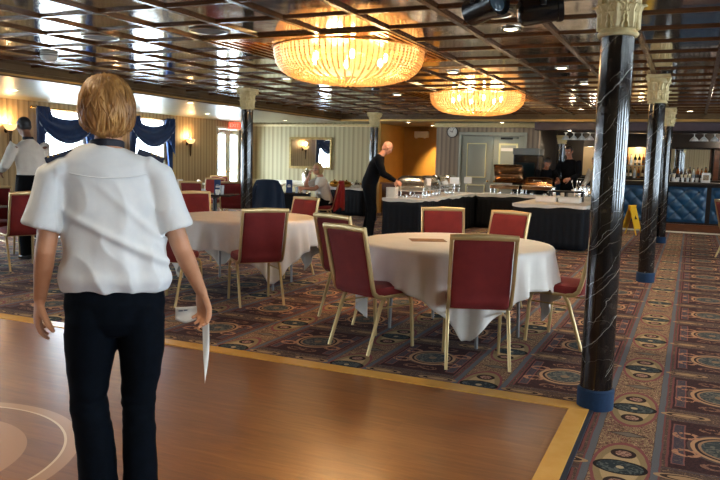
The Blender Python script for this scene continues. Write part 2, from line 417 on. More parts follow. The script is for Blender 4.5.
# walls ------------------------------------------------------------
def wall_with_holes(name,mat,axis,pos,thick,a0,a1,z1,holes):
    "axis 'x': wall in the plane x=pos running along y; holes (b0,b1,z0,z1)"
    m=MB(); cur=a0
    def bx(b0,b1,zz0,zz1):
        if b1-b0<1e-4 or zz1-zz0<1e-4: return
        if axis=='x': m.box(min(pos,pos+thick),max(pos,pos+thick),b0,b1,zz0,zz1)
        else: m.box(b0,b1,min(pos,pos+thick),max(pos,pos+thick),zz0,zz1)
    for b0,b1,z0,zz in sorted(holes):
        bx(cur,b0,0,z1); bx(b0,b1,0,z0); bx(b0,b1,zz,z1); cur=b1
    bx(cur,a1,0,z1)
    return struct(m.build(name,mat,smooth=False))
WC=[14.42,11.70,9.03,6.23,3.43,.63,-2.17]
holes=[(c-.62,c+.62,.78,2.38) for c in WC]+[(17.36,18.56,0,2.26)]
wall_with_holes('wall_left',M_['wall'],'x',XL,-.18,YB,YM+.2,2.9,holes)
WR=[-3,-.2,2.6,5.4,8.2,11,13.8]
wall_with_holes('wall_right',M_['wall'],'x',XR,.18,YB,YF+3,2.9,[(c-.62,c+.62,.78,2.38) for c in WR])
struct(MB().box(XL,XR,YB-.2,YB,0,2.9).build('wall_front',M_['wall'],smooth=False))
# far wall with the mirror
struct(MB().box(XL,-8.05,YM,YM+.2,0,2.9).build('wall_far',M_['wall2'],smooth=False))
struct(MB().box(-8.05,-7.95,YF+.2,20.6,0,2.6).box(-8.05,-6.25,20.6,20.7,0,2.6).box(-6.3,-6.2,YF+.2,20.6,0,2.6).build('wall_alcove',M_['tan'],smooth=False))
struct(MB().box(-6.25,-5.62,YF,YF+.2,0,2.6).build('wall_clock',M_['wallgrey'],smooth=False))
struct(MB().box(-5.62,-3.86,YF,YF+.2,2.24,2.6).box(-3.86,-3.55,YF,YF+.2,0,2.6).box(-5.62,-3.86,YF+.1,YF+.2,0,2.24).build('wall_doors',M_['wallgrey'],smooth=False))
struct(MB().box(-3.75,XR,21.3,21.4,0,2.6).box(-3.65,-3.55,YF+.2,21.3,0,2.6).build('wall_back',M_['blackw'],smooth=False))
# chair rail + baseboards
struct(MB().box(XL,XL+.03,YB,17.05,0,.12).build('baseboard_left',M_['ivory'],smooth=False,bevel=.006))
struct(MB().box(XL,-8.06,YM-.03,YM,0,.12).build('baseboard_far',M_['ivory'],smooth=False,bevel=.006))
struct(MB().box(XL,-8.06,YM-.05,YM,.66,.80).build('trim_5',M_['ivory'],smooth=False,bevel=.01))
struct(MB().box(XL,-8.06,YM-.08,YM,2.41,HL).build('trim_6',M_['cream'],smooth=False,bevel=.02))
# windows ------------------------------------------------------------
def window(n,c,x,s):
    w=thing('window_%d'%n,None,None,(x,c,0)); w['kind']='structure'
    f=MB(); y0,y1,z0,z1=-.62,.62,.78,2.38; t=.06
    X=lambda a,b:(min(s*a,s*b),max(s*a,s*b))
    xa,xb=X(-.03,.13)
    f.box(xa,xb,y0,y1,z0,z0+t).box(xa,xb,y0,y1,z1-t,z1).box(xa,xb,y0,y0+t,z0+t,z1-t).box(xa,xb,y1-t,y1,z0+t,z1-t)
    f.build('window_frame',M_['ivory'],w,smooth=False,bevel=.008)
    xa,xb=X(.05,.056); MB().box(xa,xb,y0+t,y1-t,z0+t,z1-t).build('pane',M_['glass'],w,smooth=False)
for n,c in enumerate(WC): window(n+1,c,XL,-1)
for n,c in enumerate(WR): window(n+20,c,XR,1)
# double glazed door in the left wall
dr=thing('door_1',None,None,(XL,17.96,0)); dr['kind']='structure'
MB().box(-.05,.04,-.66,-.60,0,2.32).box(-.05,.04,.60,.66,0,2.32).box(-.05,.04,-.60,.60,2.26,2.32).build('door_frame',M_['ivory'],dr,smooth=False,bevel=.006)
for s in (-1,1):
    a,b=(-.595,-.005) if s<0 else (.005,.595)
    lf=MB().box(-.1,-.05,a,a+.12,0,2.25).box(-.1,-.05,b-.12,b,0,2.25).box(-.1,-.05,a+.12,b-.12,0,.42).box(-.1,-.05,a+.12,b-.12,2.1,2.25).build('door_leaf',M_['ivory'],dr,smooth=False,bevel=.005)
    MB().box(-.08,-.074,a+.12,b-.12,.42,2.1).build('pane',M_['glass'],lf,smooth=False)
    MB().tube([(-.05,s*.07,1.02),(-.01,s*.07,1.02),(0,s*.16,1.02)],.012).build('door_handle',M_['gold'],lf)
    MB().box(-.05,-.0,s*.3-.14,s*.3+.14,2.14,2.2).build('door_closer',M_['ringmetal'],lf,smooth=False,bevel=.01)
# pair of panelled doors on the far side
for n,(a,b) in enumerate([(-5.54,-4.74),(-4.70,-3.92)]):
    d=thing('door_%d'%(n+2),None,None,((a+b)/2,YF+.02,0)); d['kind']='structure'; h=(b-a)/2
    MB().box(-h,h,0,.05,0,2.16).build('door_leaf',M_['doorp'],d,smooth=False,bevel=.006)
    pan=MB()
    for zz0,zz1 in ((1.08,1.98),(.2,.9)):
        pan.box(-h+.14,h-.14,-.012,0,zz0,zz1)
    pan.build('door_panel',M_['doorp'],d,smooth=False,bevel=.01)
    mo=MB()
    for zz0,zz1 in ((1.08,1.98),(.2,.9)):
        t=.028 if n==0 else .05
        mo.box(-h+.14,-h+.14+t,-.03,-.012,zz0,zz1).box(h-.14-t,h-.14,-.03,-.012,zz0,zz1).box(-h+.14+t,h-.14-t,-.03,-.012,zz0,zz0+t).box(-h+.14+t,h-.14-t,-.03,-.012,zz1-t,zz1)
    mo.build('panel_moulding',new('pale_gold_moulding',hexc('e5dfae'),.35),d,smooth=False,bevel=.006)
    s=1 if n==0 else -1
    MB().tube([(s*(h-.07),0,1.0),(s*(h-.07),-.06,1.0)],.012).ell((s*(h-.07),-.07,1.0),.028,.028,.028).build('door_knob',M_['gold'],d)
    if n==1:
        MB().box(-h+.2,h-.2,-.022,-.012,1.78,1.86).build('door_sign',M_['white'],d,smooth=False)
        MB().box(-.2,.1,-.05,0,2.08,2.13).tube([(-.1,-.05,2.1),(.1,-.16,2.11),(.25,-.02,2.12)],.012).build('door_closer',M_['black'],d)
struct(MB().box(-5.62,-5.55,YF-.03,YF+.05,0,2.24).box(-3.91,-3.84,YF-.03,YF+.05,0,2.24).box(-5.62,-3.84,YF-.035,YF+.05,2.17,2.26).box(-4.735,-4.705,YF-.0,YF+.06,0,2.17).build('trim_7',M_['doorp'],smooth=False,bevel=.01))
struct(MB().box(-6.3,-3.5,YF-.06,YF,2.38,HL).build('trim_8',M_['cream'],smooth=False,bevel=.02))
# soffit beam over the bar and rack board
struct(MB().box(-3.55,XR,17.95,18.35,2.29,HL).build('trim_9',M_['purple'],smooth=False,bevel=.02))
struct(MB().box(-2.7,XR,18.1,18.6,2.25,2.29).box(-2.7,XR,20.5,20.9,1.98,2.49).build('trim_10',M_['blackw'],smooth=False,bevel=.01))
# ================================================================ columns
def column(name,loc,h,r,label,grp,wrap=True,caph=.34):
    t=thing(name,label,'column',loc,0,grp)
    MB().lathe([(r,.10 if wrap else 0),(r,h-caph)],40).build('shaft',M_['marble'],t)
    if wrap: MB().lathe([(r+.012,0),(r+.014,.01),(r+.014,.115),(r+.004,.125)],32).build('base_wrap',M_['bluewrap'],t)
    z=h-caph; k=caph/.34; q=r/.105
    c=MB().lathe([(r*.98,z-.01),(r+.014,z-.008),(r+.022,z+.004),(r+.014,z+.018),(r+.004,z+.026),(r+.002,z+.03),(r+.012,z+.20*k),(r+.05*q,z+.29*k),(r+.04*q,z+.295*k)],32)
    cap=c.build('capital',M_['cream'],t)
    lv=MB()
    for tier,(n,z0,hh,rr,off) in enumerate([(8,z+.03,.14*k,r+.008,0),(8,z+.10*k,.17*k,r+.012,.5)]):
        for i in range(n):
            a=2*PI*(i+off)/n; w=.042*q
            def fn(u,v,a=a,w=w,z0=z0,hh=hh,rr=rr):
                s=(u-.5)*2; ww=w*(.75+.5*math.sin(v*PI*.8))*(1-.55*v**3)*(1+.10*math.cos(v*26))
                out=rr+.010*(1-s*s)+.006*math.cos(s*8)+.05*q*max(0,v-.55)**1.3*2.2; zz=z0+hh*v-(.05*k*max(0,v-.8)**1*3 if v>.8 else 0)
                an=a+s*ww/rr; return (out*math.cos(an),out*math.sin(an),zz)
            lv.grid(9,14,fn)
    lv.build('acanthus_leaves',M_['cream'],t,solid=.006)
    vo=MB()
    for i in range(4):
        a=PI/4+i*PI/2; cx,cy=(r+.052*q)*1.12*math.cos(a),(r+.052*q)*1.12*math.sin(a)
        pts=[]
        for s in range(22):
            th=s/21*3.6*PI; rad=.028*q*(1-s/24); pts.append((cx+rad*math.cos(th)*math.cos(a),cy+rad*math.cos(th)*math.sin(a),z+.268*k+rad*math.sin(th)))
        vo.tube(pts,.0075*q,6)
    vo.build('scroll',M_['cream'],t)
    s=r+.062*q; ab=[]
    for i in range(4):
        a0=PI/4+i*PI/2; p0=Vector((math.cos(a0),math.sin(a0)))*s*1.32; p1=Vector((math.cos(a0+PI/2),math.sin(a0+PI/2)))*s*1.32
        for j in range(8):
            f=j/8; p=p0.lerp(p1,f); p*=1-.12*math.sin(PI*f); ab.append((p.x,p.y))
    MB().prism(ab,z+.297*k,z+.318*k).prism([(x*.94,y*.94) for x,y in ab],z+.318*k,h).build('abacus',M_['cream'],t,smooth=False,bevel=.004)
    return t
cg='black marble columns with cream capitals'
column('marble_column',(-.44,4.50,0),2.60,.094,'large black marble column nearest the camera, at the corner of the dance floor',cg,True,.40)
column('marble_column',(-.45,9.90,0),2.60,.098,'second black marble column in the right-hand row, with the yellow floor sign behind it',cg)
column('marble_column',(-.48,15.28,0),2.60,.098,'farthest black marble column of the right-hand row, nearest the blue bar front',cg)
column('marble_column',(-6.88,10.48,0),2.60,.098,'dark marble column behind the left round table, in front of the glazed door',cg)
column('marble_column',(-7.02,16.2,0),2.60,.098,'dark marble column behind the bald man at the buffet',cg)
column('bar_column',(-3.0,18.75,0),2.2,.09,'thin grey-green column with pale capital standing behind the bar soffit','',False,.2)
# ================================================================ chandeliers
def chandelier(name,loc,label,s=1):
    t=thing(name,label,'chandelier',loc,0,'crystal bowl chandeliers on the mirrored ceiling')
    Rr,D=.80*s,.345*s
    prof=[]
    for i in range(15):
        a=i/14; prof.append((Rr*(1-.62*a**2.6)-.02*a, -D*(1-(1-a)**1.7)))
    bead=[(math.cos(q*2.094),math.sin(q*2.094),0) for q in range(3)]
    m=MB(); n=84
    def octa(p,r): m.add([(p[0]+r,p[1],p[2]),(p[0]-r,p[1],p[2]),(p[0],p[1]+r,p[2]),(p[0],p[1]-r,p[2]),(p[0],p[1],p[2]+r*1.25),(p[0],p[1],p[2]-r*1.25)],[(0,2,4),(2,1,4),(1,3,4),(3,0,4),(2,0,5),(1,2,5),(3,1,5),(0,3,5)])
    # strands of beads down the bowl
    L=[];tot=0
    fine=[]
    for i in range(61):
        a=i/60; fine.append((Rr*(1-.62*a**2.6)-.02*a,-D*(1-(1-a)**1.7)))
    for i in range(1,61): tot+=math.dist(fine[i],fine[i-1])
    nb=26; step=tot/nb; pos=[];acc=0;tg=0
    for i in range(1,61):
        d=math.dist(fine[i],fine[i-1])
        while tg<=acc+d and len(pos)<nb:
            f=(tg-acc)/d; pos.append((fine[i-1][0]*(1-f)+fine[i][0]*f,fine[i-1][1]*(1-f)+fine[i][1]*f)); tg+=step
        acc+=d
    for i in range(n):
        a=2*PI*i/n
        for j,(r_,z_) in enumerate(pos):
            if r_<Rr*.80 and i%2: continue
            octa((r_*math.cos(a),r_*math.sin(a),z_),.0115 if j%3 else .0155)
    # concentric beads across the flat bottom
    r0=pos[-1][0]; zb=pos[-1][1]; rr=r0-.035
    while rr>.02:
        k=max(6,int(2*PI*rr/.036))
        for i in range(k):
            a=2*PI*i/k; octa((rr*math.cos(a),rr*math.sin(a),zb-.01*(1-rr/r0)),.0145)
        rr-=.034
    b=m.build('bead_strands',M_['crystal'],t,smooth=False)
    MB().lathe([(Rr+.012,-.012),(Rr+.03,0),(Rr+.03,.03),(Rr+.008,.035),(Rr-.012,.03),(Rr-.012,-.012),(Rr+.012,-.012)],64,cap=False).build('rim',M_['gold'],t)
    MB().lathe([(r_*.93,z_*.90) for r_,z_ in fine[::4]],48,cap=False).build('inner_liner',M_['liner'],t)
    st=MB().lathe([(.05,.07),(.05,.02),(.015,0),(.015,-.26*s),(.03,-.28*s),(.0,-.29*s)],16)
    for i in range(6):
        a=2*PI*i/6; st.tube([(0,0,.0),(.25*math.cos(a),.25*math.sin(a),-.03),(.42*math.cos(a),.42*math.sin(a),-.06)],.008,6)
    st.build('frame_arms',M_['gold'],t)
    for i in range(6):
        a=2*PI*i/6; p=(.42*math.cos(a),.42*math.sin(a),-.10)
        MB().ell(p,.026,.026,.045,10).build('bulb',M_['bulb'],t)
    for i in range(3):
        a=2*PI*i/3+.4; ld=bpy.data.lights.new('chandelier_light','POINT'); ld.energy=CH_W*s; ld.color=(1,.70,.36); ld.shadow_soft_size=.09
        lo=bpy.data.objects.new('chandelier_light',ld); COL.objects.link(lo); lo.location=(loc[0]+.3*math.cos(a),loc[1]+.3*math.sin(a),loc[2]-.13); lo['kind']='light'
    return t
chandelier('crystal_chandelier',(-3.43,7.18,2.625),'large glowing crystal bead chandelier nearest the camera, over the dining tables')
chandelier('crystal_chandelier',(-3.43,12.3,2.635),'farther glowing crystal bead chandelier, over the gap before the buffet',1.0)
# ================================================================ downlights etc.
def downlight(name,loc,label,w=DL_W if 'DL_W' in globals() else 9,group=None):
    t=thing(name,label,'downlight',loc,0,group)
    MB().lathe([(.055,.02),(.078,.0),(.085,-.004),(.085,-.012),(.06,-.012),(.052,.0)],24,cap=False).build('trim_ring',M_['ringmetal'],t)
    MB().lathe([(.055,-.004),(.055,-.009)],20).build('lens',M_['lampwarm'],t)
    ld=bpy.data.lights.new('downlight_beam','SPOT'); ld.energy=w; ld.color=(1,.80,.55); ld.shadow_soft_size=.06; ld.spot_size=R(118); ld.spot_blend=.8
    lo=bpy.data.objects.new('downlight_beam',ld); COL.objects.link(lo); lo.location=(loc[0],loc[1],loc[2]-.03); lo['kind']='light'
    return t
DG='recessed downlights in the mirrored ceiling'
for (x,y),lb in {(-1.54,6.52):'recessed downlight over the front table, below the black spotlight',(-2.95,9.36):'recessed downlight between the two chandeliers',(-1.53,9.24):'recessed downlight left of the nearest column, one ahead of the front table',
  (-1.5,11.05):'recessed downlight close to the left edge of the nearest column',(-3.34,14.6):'recessed downlight just beyond the right side of the far chandelier',(-4.9,12.3):'recessed downlight left of the far chandelier',(-.12,16.6):'recessed downlight right of the farthest column, near the bar',
  (-2.2,15.9):'recessed downlight above the right arm of the buffet',(-5.0,15.8):'recessed downlight above the left arm of the buffet',(-5.6,9.6):'recessed downlight left of the near chandelier'}.items():
    downlight('ceiling_downlight',(x,y,2.64),lb,DLW,DG)
for x,y in ((1.2,4.5),(1.2,8),(1.2,12),(-.9,1.6),(-2.9,2.0),(-3.9,.1),(-1.9,-.4),(-6.6,3.2),(3.5,7),(3.5,13),(-5.2,3.2)):
    t=downlight('ceiling_downlight',(x,y,2.64),'recessed ceiling downlight outside the picture',DLW,'ceiling downlights out of frame')
for (x,y),lb in {(-9.0,11.7):'downlight in the pearl ceiling before the left dark column',(-10.84,14.75):'downlight in the pearl ceiling near the striped wall and sconce',(-10.5,8.9):'downlight in the pearl ceiling above the server by the window',(-10.2,17.4):'downlight in the pearl ceiling in front of the gilt mirror'}.items():
    downlight('ceiling_downlight',(x,y,HL-.002),lb,DLW*.7,'downlights in the lowered pearl ceiling')
for (x,y),lb in {(-4.4,18.15):'downlight in front of the panelled doors',(-6.9,18.2):'downlight at the mouth of the tan alcove'}.items():
    downlight('ceiling_downlight',(x,y,HL-.002),lb,DLW*.5,'downlights by the far doors')
def speaker(loc,label):
    t=thing('ceiling_speaker',label,'ceiling speaker',loc,0,'round speakers in the mirrored ceiling')
    MB().lathe([(.185,0),(.19,-.012),(.172,-.014),(.17,-.006)],40,cap=False).build('rim',M_['ringmetal'],t)
    MB().lathe([(.171,0),(.171,-.007)],40).build('grille',M_['grille'],t)
speaker((-5.62,5.83,2.642),'round ceiling speaker above the woman in the foreground')
speaker((-4.27,5.83,2.642),'round ceiling speaker just left of the near chandelier')
speaker((-1.55,5.83,2.642),'round ceiling speaker left of the black spotlight')
t=thing('smoke_detector','small pale smoke detector on the mirrored ceiling at upper left','smoke detector',(-7.2,6.62,2.60))
MB().lathe([(.10,.04),(.10,.0),(.085,-.03),(.05,-.045),(.05,-.06)],24).build('housing',M_['whitep'],t)
MB().lathe([(.104,.012),(.104,.028)],24).build('base_ring',new('grey_plastic',hexc('8a8a84'),.5),t)
# black stage spotlight
def spotlight(loc,rz,label):
    t=thing('stage_spotlight',label,'spotlight',loc,rz,'black spotlights on the ceiling')
    MB().lathe([(.06,.04),(.06,.015),(.02,.01),(.02,-.02)],20).build('mount',M_['black'],t)
    MB().tube([(-.115,0,-.08),(-.115,0,-.0),(.115,0,0),(.115,0,-.08)],.01,8,r2=.02).build('yoke',M_['black'],t)
    Mr=Matrix.Translation((0,0,-.09))@Matrix.Rotation(R(80),4,'X')
    MB().lathe([(.05,-.16),(.09,-.13),(.095,-.12),(.095,.10),(.102,.105),(.102,.14),(.095,.14),(.088,.12)],28,M=Mr).build('lamp_can',M_['blackplastic'],t)
    MB().lathe([(.087,.11),(.06,.125),(.0,.13)],24,M=Mr).build('lens',new('dark_lens',hexc('30404a'),.05),t)
spotlight((-1.02,5.16,2.6),R(110),'black cylindrical spotlight on the ceiling left of the nearest column')
spotlight((-1.36,4.96,2.6),R(60),'black cylindrical spotlight cut by the top edge of the picture')
# ================================================================ chairs
frame_gold=new('champagne_gold_frame',hexc('cbb07c'),.32,metal=.5)
def velvet(name,c1,c2):
    m=new(name,c1,.85,sheen=.08); nt,b=nt_of(m); v=coord(nt); f=noi(nt,v,7,4,.6); g=noi(nt,v,220,1)
    setc(nt,b,ramp(nt,f,[(.3,c1),(.7,c2)])); bump(nt,b,g,.15,.002); return m
red=velvet('burgundy_upholstery',hexc('74191a'),hexc('84221e'))
def make_chair():
    t=thing('banquet_chair','x','chair')
    pf=lambda s:[(s*.222,-.335,.925),(s*.222,-.30,.78),(s*.222,-.262,.62),(s*.220,-.236,.51),(s*.218,-.215,.455),(s*.216,-.175,.425),(s*.214,-.12,.418)]
    fr=MB()
    for s in (-1,1): fr.loft([(p,.013,.017) for p in pf(s)],8,(1,0,0),.6,PI/8)
    fr.loft([((-.234,-.337,.925),.014,.02),((0,-.345,.932),.014,.024),((.234,-.337,.925),.014,.02)],8,(0,1,0),.6,PI/8)
    fr.loft([((-.2,-.228,.475),.008,.012),((.2,-.228,.475),.008,.012)],8,(0,1,0),.7)
    fr.build('back_frame',frame_gold,t)
    sf=MB()
    for s in (-1,1): sf.loft([(p,.011,.014) for p in [(s*.214,-.16,.420),(s*.212,.0,.418),(s*.208,.13,.416),(s*.206,.175,.405),(s*.206,.20,.375)]],8,(1,0,0),.6,PI/8)
    sf.tube([(-.205,.185,.40),(.205,.185,.40)],.009,8); sf.tube([(-.21,-.13,.41),(.21,-.13,.41)],.009,8)
    sf.build('seat_frame',frame_gold,t)
    for s in (-1,1):
        MB().loft([((s*.206,.19,.385),.012,.014),((s*.208,.205,.33),.013,.015),((s*.212,.225,0),.011,.013)],8,(1,0,0),.6,PI/8).build('leg',frame_gold,t)
        MB().loft([((s*.215,-.10,.412),.012,.014),((s*.215,-.135,.365),.013,.015),((s*.222,-.27,0),.011,.013)],8,(1,0,0),.6,PI/8).build('leg',frame_gold,t)
    for s in (-1,1): MB().tube([(s*.214,-.15,.335),(s*.21,.20,.335)],.007,6).build('stretcher',frame_gold,t)
    def seat(u,v):
        a=2*PI*u; ca,sa=math.cos(a),math.sin(a); e=.34
        x=math.copysign(abs(ca)**e,ca); y=math.copysign(abs(sa)**e,sa)
        # v: bottom -> side -> top centre
        pr=[(0,.415),(.6,.415),(.97,.418),(1,.44),(1,.465),(.96,.487),(.8,.50),(.45,.508),(0,.51)]
        i=v*(len(pr)-1); j=min(int(i),len(pr)-2); f=i-j; rr=pr[j][0]*(1-f)+pr[j+1][0]*f; z=pr[j][1]*(1-f)+pr[j+1][1]*f
        return (x*rr*(.222-.008*y),y*rr*.215+.005,z)
    MB().grid(40,17,seat,True).build('seat',red,t)
    def back(u,v):
        a=2*PI*u; ca,sa=math.cos(a),math.sin(a)
        x=math.copysign(abs(ca)**.3,ca)*.205; q=math.copysign(abs(sa)**.5,sa)
        z=.435+.475*v; zz=min(max(v,0),1)
        th=.020*(min(1,(v+.02)*9))**.5*(min(1,(1.02-v)*9))**.5
        bul=.022*math.exp(-((v-.06)/.09)**2)
        yc=-.212-.118*((z-.455)/.47)**1.15 if z>.455 else -.212
        return (x*(1 if 0.02<v<.98 else .97),yc+q*(th+bul*.8),z)
    b=MB().grid(28,30,back,True); n=28
    b.f.append(tuple(range(n-1,-1,-1))); b.f.append(tuple(29*n+i for i in range(n))); b.m+=[0,0]
    b.build('backrest',red,t)
    return t
CH=make_chair(); CH.scale=(1,1,1.025); first=[True]
def chair(x,y,fx,fy,label,group='burgundy banquet chairs with gold frames',mid=None):
    rz=math.atan2(-fx,fy)
    if first[0]:
        first[0]=False; CH.location=(x,y,0); CH.rotation_euler=(0,0,rz); CH['label']=label; CH['group']=group; return CH
    return dup(CH,(x,y,0),rz,label,group)
def chair_rf(xl,yl,xr,yr,label,**k):
    "place by the two rear feet"
    mx,my=(xl+xr)/2,(yl+yr)/2; dx,dy=xr-xl,yr-yl; L=math.hypot(dx,dy); fx,fy=-dy/L,dx/L
    return chair(mx+fx*.27,my+fy*.27,fx,fy,label,**k)
chair_rf(-1.49,4.80,-1.06,4.97,'burgundy chair with its back to us at the front table, directly before the white cloth')
chair_rf(-2.51,5.02,-2.11,4.85,'burgundy chair at the left front of the front table, seat half under the cloth')
chair_rf(-3.06,5.74,-2.78,6.03,'burgundy chair tucked behind the left front chair of the front table') if False else chair(-2.76,6.06,.34,.94,'burgundy chair partly hidden behind the left front chair of the front table')
chair(-.89,6.10,-.95,.28,'burgundy chair right of the front table, its back hidden by the nearest column')
chair(-2.27,7.18,.42,-.91,'far-left burgundy chair across the front table, facing us')
chair(-1.79,7.15,-.35,-.93,'far-right burgundy chair across the front table, facing us')
chair_rf(-3.92,5.80,-3.57,6.20,'burgundy chair with its back to us at the left round table')
chair(-4.56,7.85,-.30,-.95,'burgundy chair on the right far side of the left round table') 
chair(-4.66,5.76,-.08,1,'burgundy chair at the left round table half hidden by the white-shirted woman')
chair(-6.0,7.98,.75,-.66,'burgundy chair across the left round table, its back just above the cloth')
chair(-9.75,13.4,.3,-.95,'burgundy chair back beyond the small dark table, beside its menu stand')
chair(-8.9,11.8,-.25,.97,'burgundy chair with greyish top rail, left of the small dark table')
chair(-10.9,15.3,.5,-.87,'farthest burgundy chair by the striped wall, pale top rail showing')
chair(-8.45,12.35,-.5,.87,'burgundy chair close behind the left dark column')
chair(-7.62,6.51,-.92,.38,'burgundy chair at the far left, seen side-on in front of the server')
chair(-8.55,6.95,.85,-.5,'burgundy chair at the left edge of the picture, cut by the frame')
None
chair(.76,13.2,.97,.2,'burgundy chair at the right edge of the picture, cut by the frame')
chair(-6.90,13.37,-.93,-.36,'red chair the blonde woman sits on')
# navy jacket draped over a chair at the middle-left
chair(-7.43,12.1,-.42,.9,'burgundy chair hidden beneath a draped navy jacket')
def jacket(loc,rz,label,name='navy_jacket',mat=None,L=1):
    def fn(u,v):
        a=2*PI*u; ca,sa=math.cos(a),math.sin(a)
        z=1.0-.02*abs(ca)**2-.60*L*v-.05*v*math.sin(a*3); w=.205+.07*min(1,v*2.6)**.7+.06*v; d=.045+.06*v
        fold=.018*math.sin(a*9+v*2)*min(1,v*3)
        return (math.copysign(abs(ca)**.7,ca)*(w+fold),-.325+.06*v+math.copysign(abs(sa)**.8,sa)*(d+fold*1.3),z)
    m=MB().grid(72,18,fn,True); n=72; m.f.append(tuple(i for i in range(n))); m.m.append(0)
    o=m.build(name,mat or new('navy_cloth',hexc('14263d'),.85),None,solid=.006)
    o.location=loc; o.rotation_euler=(0,0,rz); tag(o,label,'jacket'); return o
jacket((-6.86,13.39,.03),math.atan2(.93,-.36),'red coat draped over the back of the blonde woman\'s chair','red_coat',new('red_wool',hexc('8e1c1c'),.85),.95)
jacket((-7.43,12.1,.05),math.atan2(.42,.9),'navy blue jacket draped over a chair back behind the left round table')
# ================================================================ tables
cloth_m=mottled('white_linen',hexc('e9e4dc'),hexc('dcd6cd'),3,.75,.1)
def round_table(x,y,label,clabel,rot,S=1.11,Rt=.80,h=.78):
    t=thing('round_table',label,'table',(x,y,0),rot,'round banquet tables')
    MB().lathe([(Rt-.01,h-.035),(Rt-.004,h-.03),(Rt-.004,h-.006),(Rt-.01,h-.004)],48).build('tabletop',mottled('plywood',hexc('8d6b45'),hexc('7b5b39'),6,.6),t,smooth=False)
    for s in (-1,1):
        for q in (-1,1):
            MB().tube([(s*.45,q*.28,h-.035),(s*.45,q*.29,.45),(s*.46,q*.30,.05),(s*.46,q*.30,.0)],.014,8).build('leg',M_['dullsteel'],t)
        MB().tube([(s*.45,-.28,.6),(s*.45,.28,.6)],.010,8).build('brace',M_['steel'],t)
    na,nr=180,44
    def fn(u,v):
        a=2*PI*u; L=S/max(abs(math.cos(a)),abs(math.sin(a))); L=min(L,Rt+.68); s=L*v
        top=Rt+.004
        if s<top-.02: return (s*math.cos(a),s*math.sin(a),h+.002)
        e=s-(top-.02); 
        if e<.06: th=e/.06*PI/2; r=top-.02+.03*math.sin(th); z=h+.002-.03*(1-math.cos(th)); dr=0
        else: dr=e-.06; r=top+.012; z=h-.028-dr
        g=min(1,dr/.28)
        cor=(L-S)/(S*.41)
        r+=g*(.034*math.sin(a*17+.7+.6*math.sin(a*5))*(.55+.45*math.sin(a*3+1))+.022*math.sin(a*29+2)+.03)-g*g*cor*cor*.12
        a2=a+g*.02*math.sin(a*11)+g*g*cor*.0
        return (r*math.cos(a2),r*math.sin(a2),max(z,.03))
    vs=MB().grid(na,nr,lambda u,v:fn(u,v*.999+.001),True); vs.f.append(tuple(range(na-1,-1,-1))); vs.m.append(0)
    c=vs.build('tablecloth',cloth_m,None,ang=70,solid=.004); c.location=(x,y,0); c.rotation_euler=(0,0,rot)
    tag(c,clabel,'tablecloth','white tablecloths'); return t
round_table(-1.78,5.92,'round banquet table at the front, under the nearest white cloth','white tablecloth with hanging corners on the front round table',R(-20))
round_table(-4.62,7.02,'round banquet table at the left, under the second white cloth','white tablecloth on the left round table beside the white-shirted woman',R(10))
# leaflet on the front table
lf=MB().box(-.15,.15,-.105,.105,.0,.003).build('menu_leaflet',mottled('printed_leaflet',hexc('a5743f'),hexc('5f3b27'),9,.5),None,smooth=False)
lf.location=(-2.02,5.88,.785); lf.rotation_euler=(0,0,R(28)); tag(lf,'brown printed leaflet lying on the front white tablecloth','leaflet')
# small dark square tables
darktop=mottled('dark_table_top',hexc('2a2523'),hexc('3a322d'),4,.2)
def dark_table(x,y,w,d,rz,label,top=darktop,skirt=False):
    t=thing('dining_table',label,'table',(x,y,0),rz,'small dark dining tables')
    MB().box(-w/2,w/2,-d/2,d/2,.735,.765).build('tabletop',top,t,smooth=False,bevel=.006)
    MB().lathe([(.26,0),(.26,.02),(.05,.05),(.04,.1),(.04,.69),(.16,.735)],20).build('pedestal',M_['black'],t)
    if skirt:
        def fn(u,v):
            a=2*PI*u; ca,sa=math.cos(a),math.sin(a); e=.25; k=1+.02*math.sin(a*40)*v
            return (math.copysign(abs(ca)**e,ca)*(w/2+.01)*k,math.copysign(abs(sa)**e,sa)*(d/2+.01)*k,.74-.32*v)
        MB().grid(200,5,fn,True).build('table_skirt',skirt_m,t,solid=.003)
    return t
skirt_m=new('black_skirting_cloth',hexc('090e16'),.7,spec=.25)
dark_table(-8.05,11.2,.75,.75,R(20),'small dark dining table left of the left column, with a cup and blue menu stand')
dark_table(-7.52,12.92,.95,.6,R(24),'small dark dining table where the blonde woman sits',skirt=True)
dark_table(-8.35,6.15,.9,.8,R(5),'grey-topped dining table at the left edge in front of the server',mottled('grey_laminate',hexc('8b8885'),hexc('767370'),4,.25))
dark_table(-10.7,13.0,.9,.8,R(0),'pale-topped dining table below the window with small cards',M_['ivory'])
dark_table(-9.6,9.3,.9,.8,R(0),'white-topped dining table by the window beside the server',M_['ivory'])
# ================================================================ table-top items
blue=new('navy_menu_card',hexc('23406f'),.5)
def menu_stand(x,y,z,rz,label,h=.26,w=.12):
    t=thing('menu_stand',label,'menu',(x,y,z),rz,'navy menu stands')
    m=MB(); 
    for k in range(2):
        M=Matrix.Translation((0,(-1)**k*.035,0))@Matrix.Rotation(R((-1)**k*7.5),4,'X')
        m.box(-w/2,w/2,-.002,.002,0,h,M)
    m.build('card',blue,t,smooth=False)
    for k in range(2):
        M=Matrix.Translation((0,(-1)**k*.0385,0))@Matrix.Rotation(R((-1)**k*7.5),4,'X')
        b=MB(); b.box(-w*.28,w*.28,-.0015,.0015,h*.42,h*.56,M).box(-w*.2,w*.2,-.0015,.0015,h*.60,h*.64,M)
        b.build('emblem',M_['white'],t,smooth=False)
menu_stand(-7.42,12.86,.765,R(20),'tall navy menu stand in front of the blonde woman')
menu_stand(-8.6,13.1,.765,R(20),'navy menu stand left of the draped navy jacket') if False else None
menu_stand(-8.10,11.35,.765,R(35),'navy menu stand on the small table left of the column')
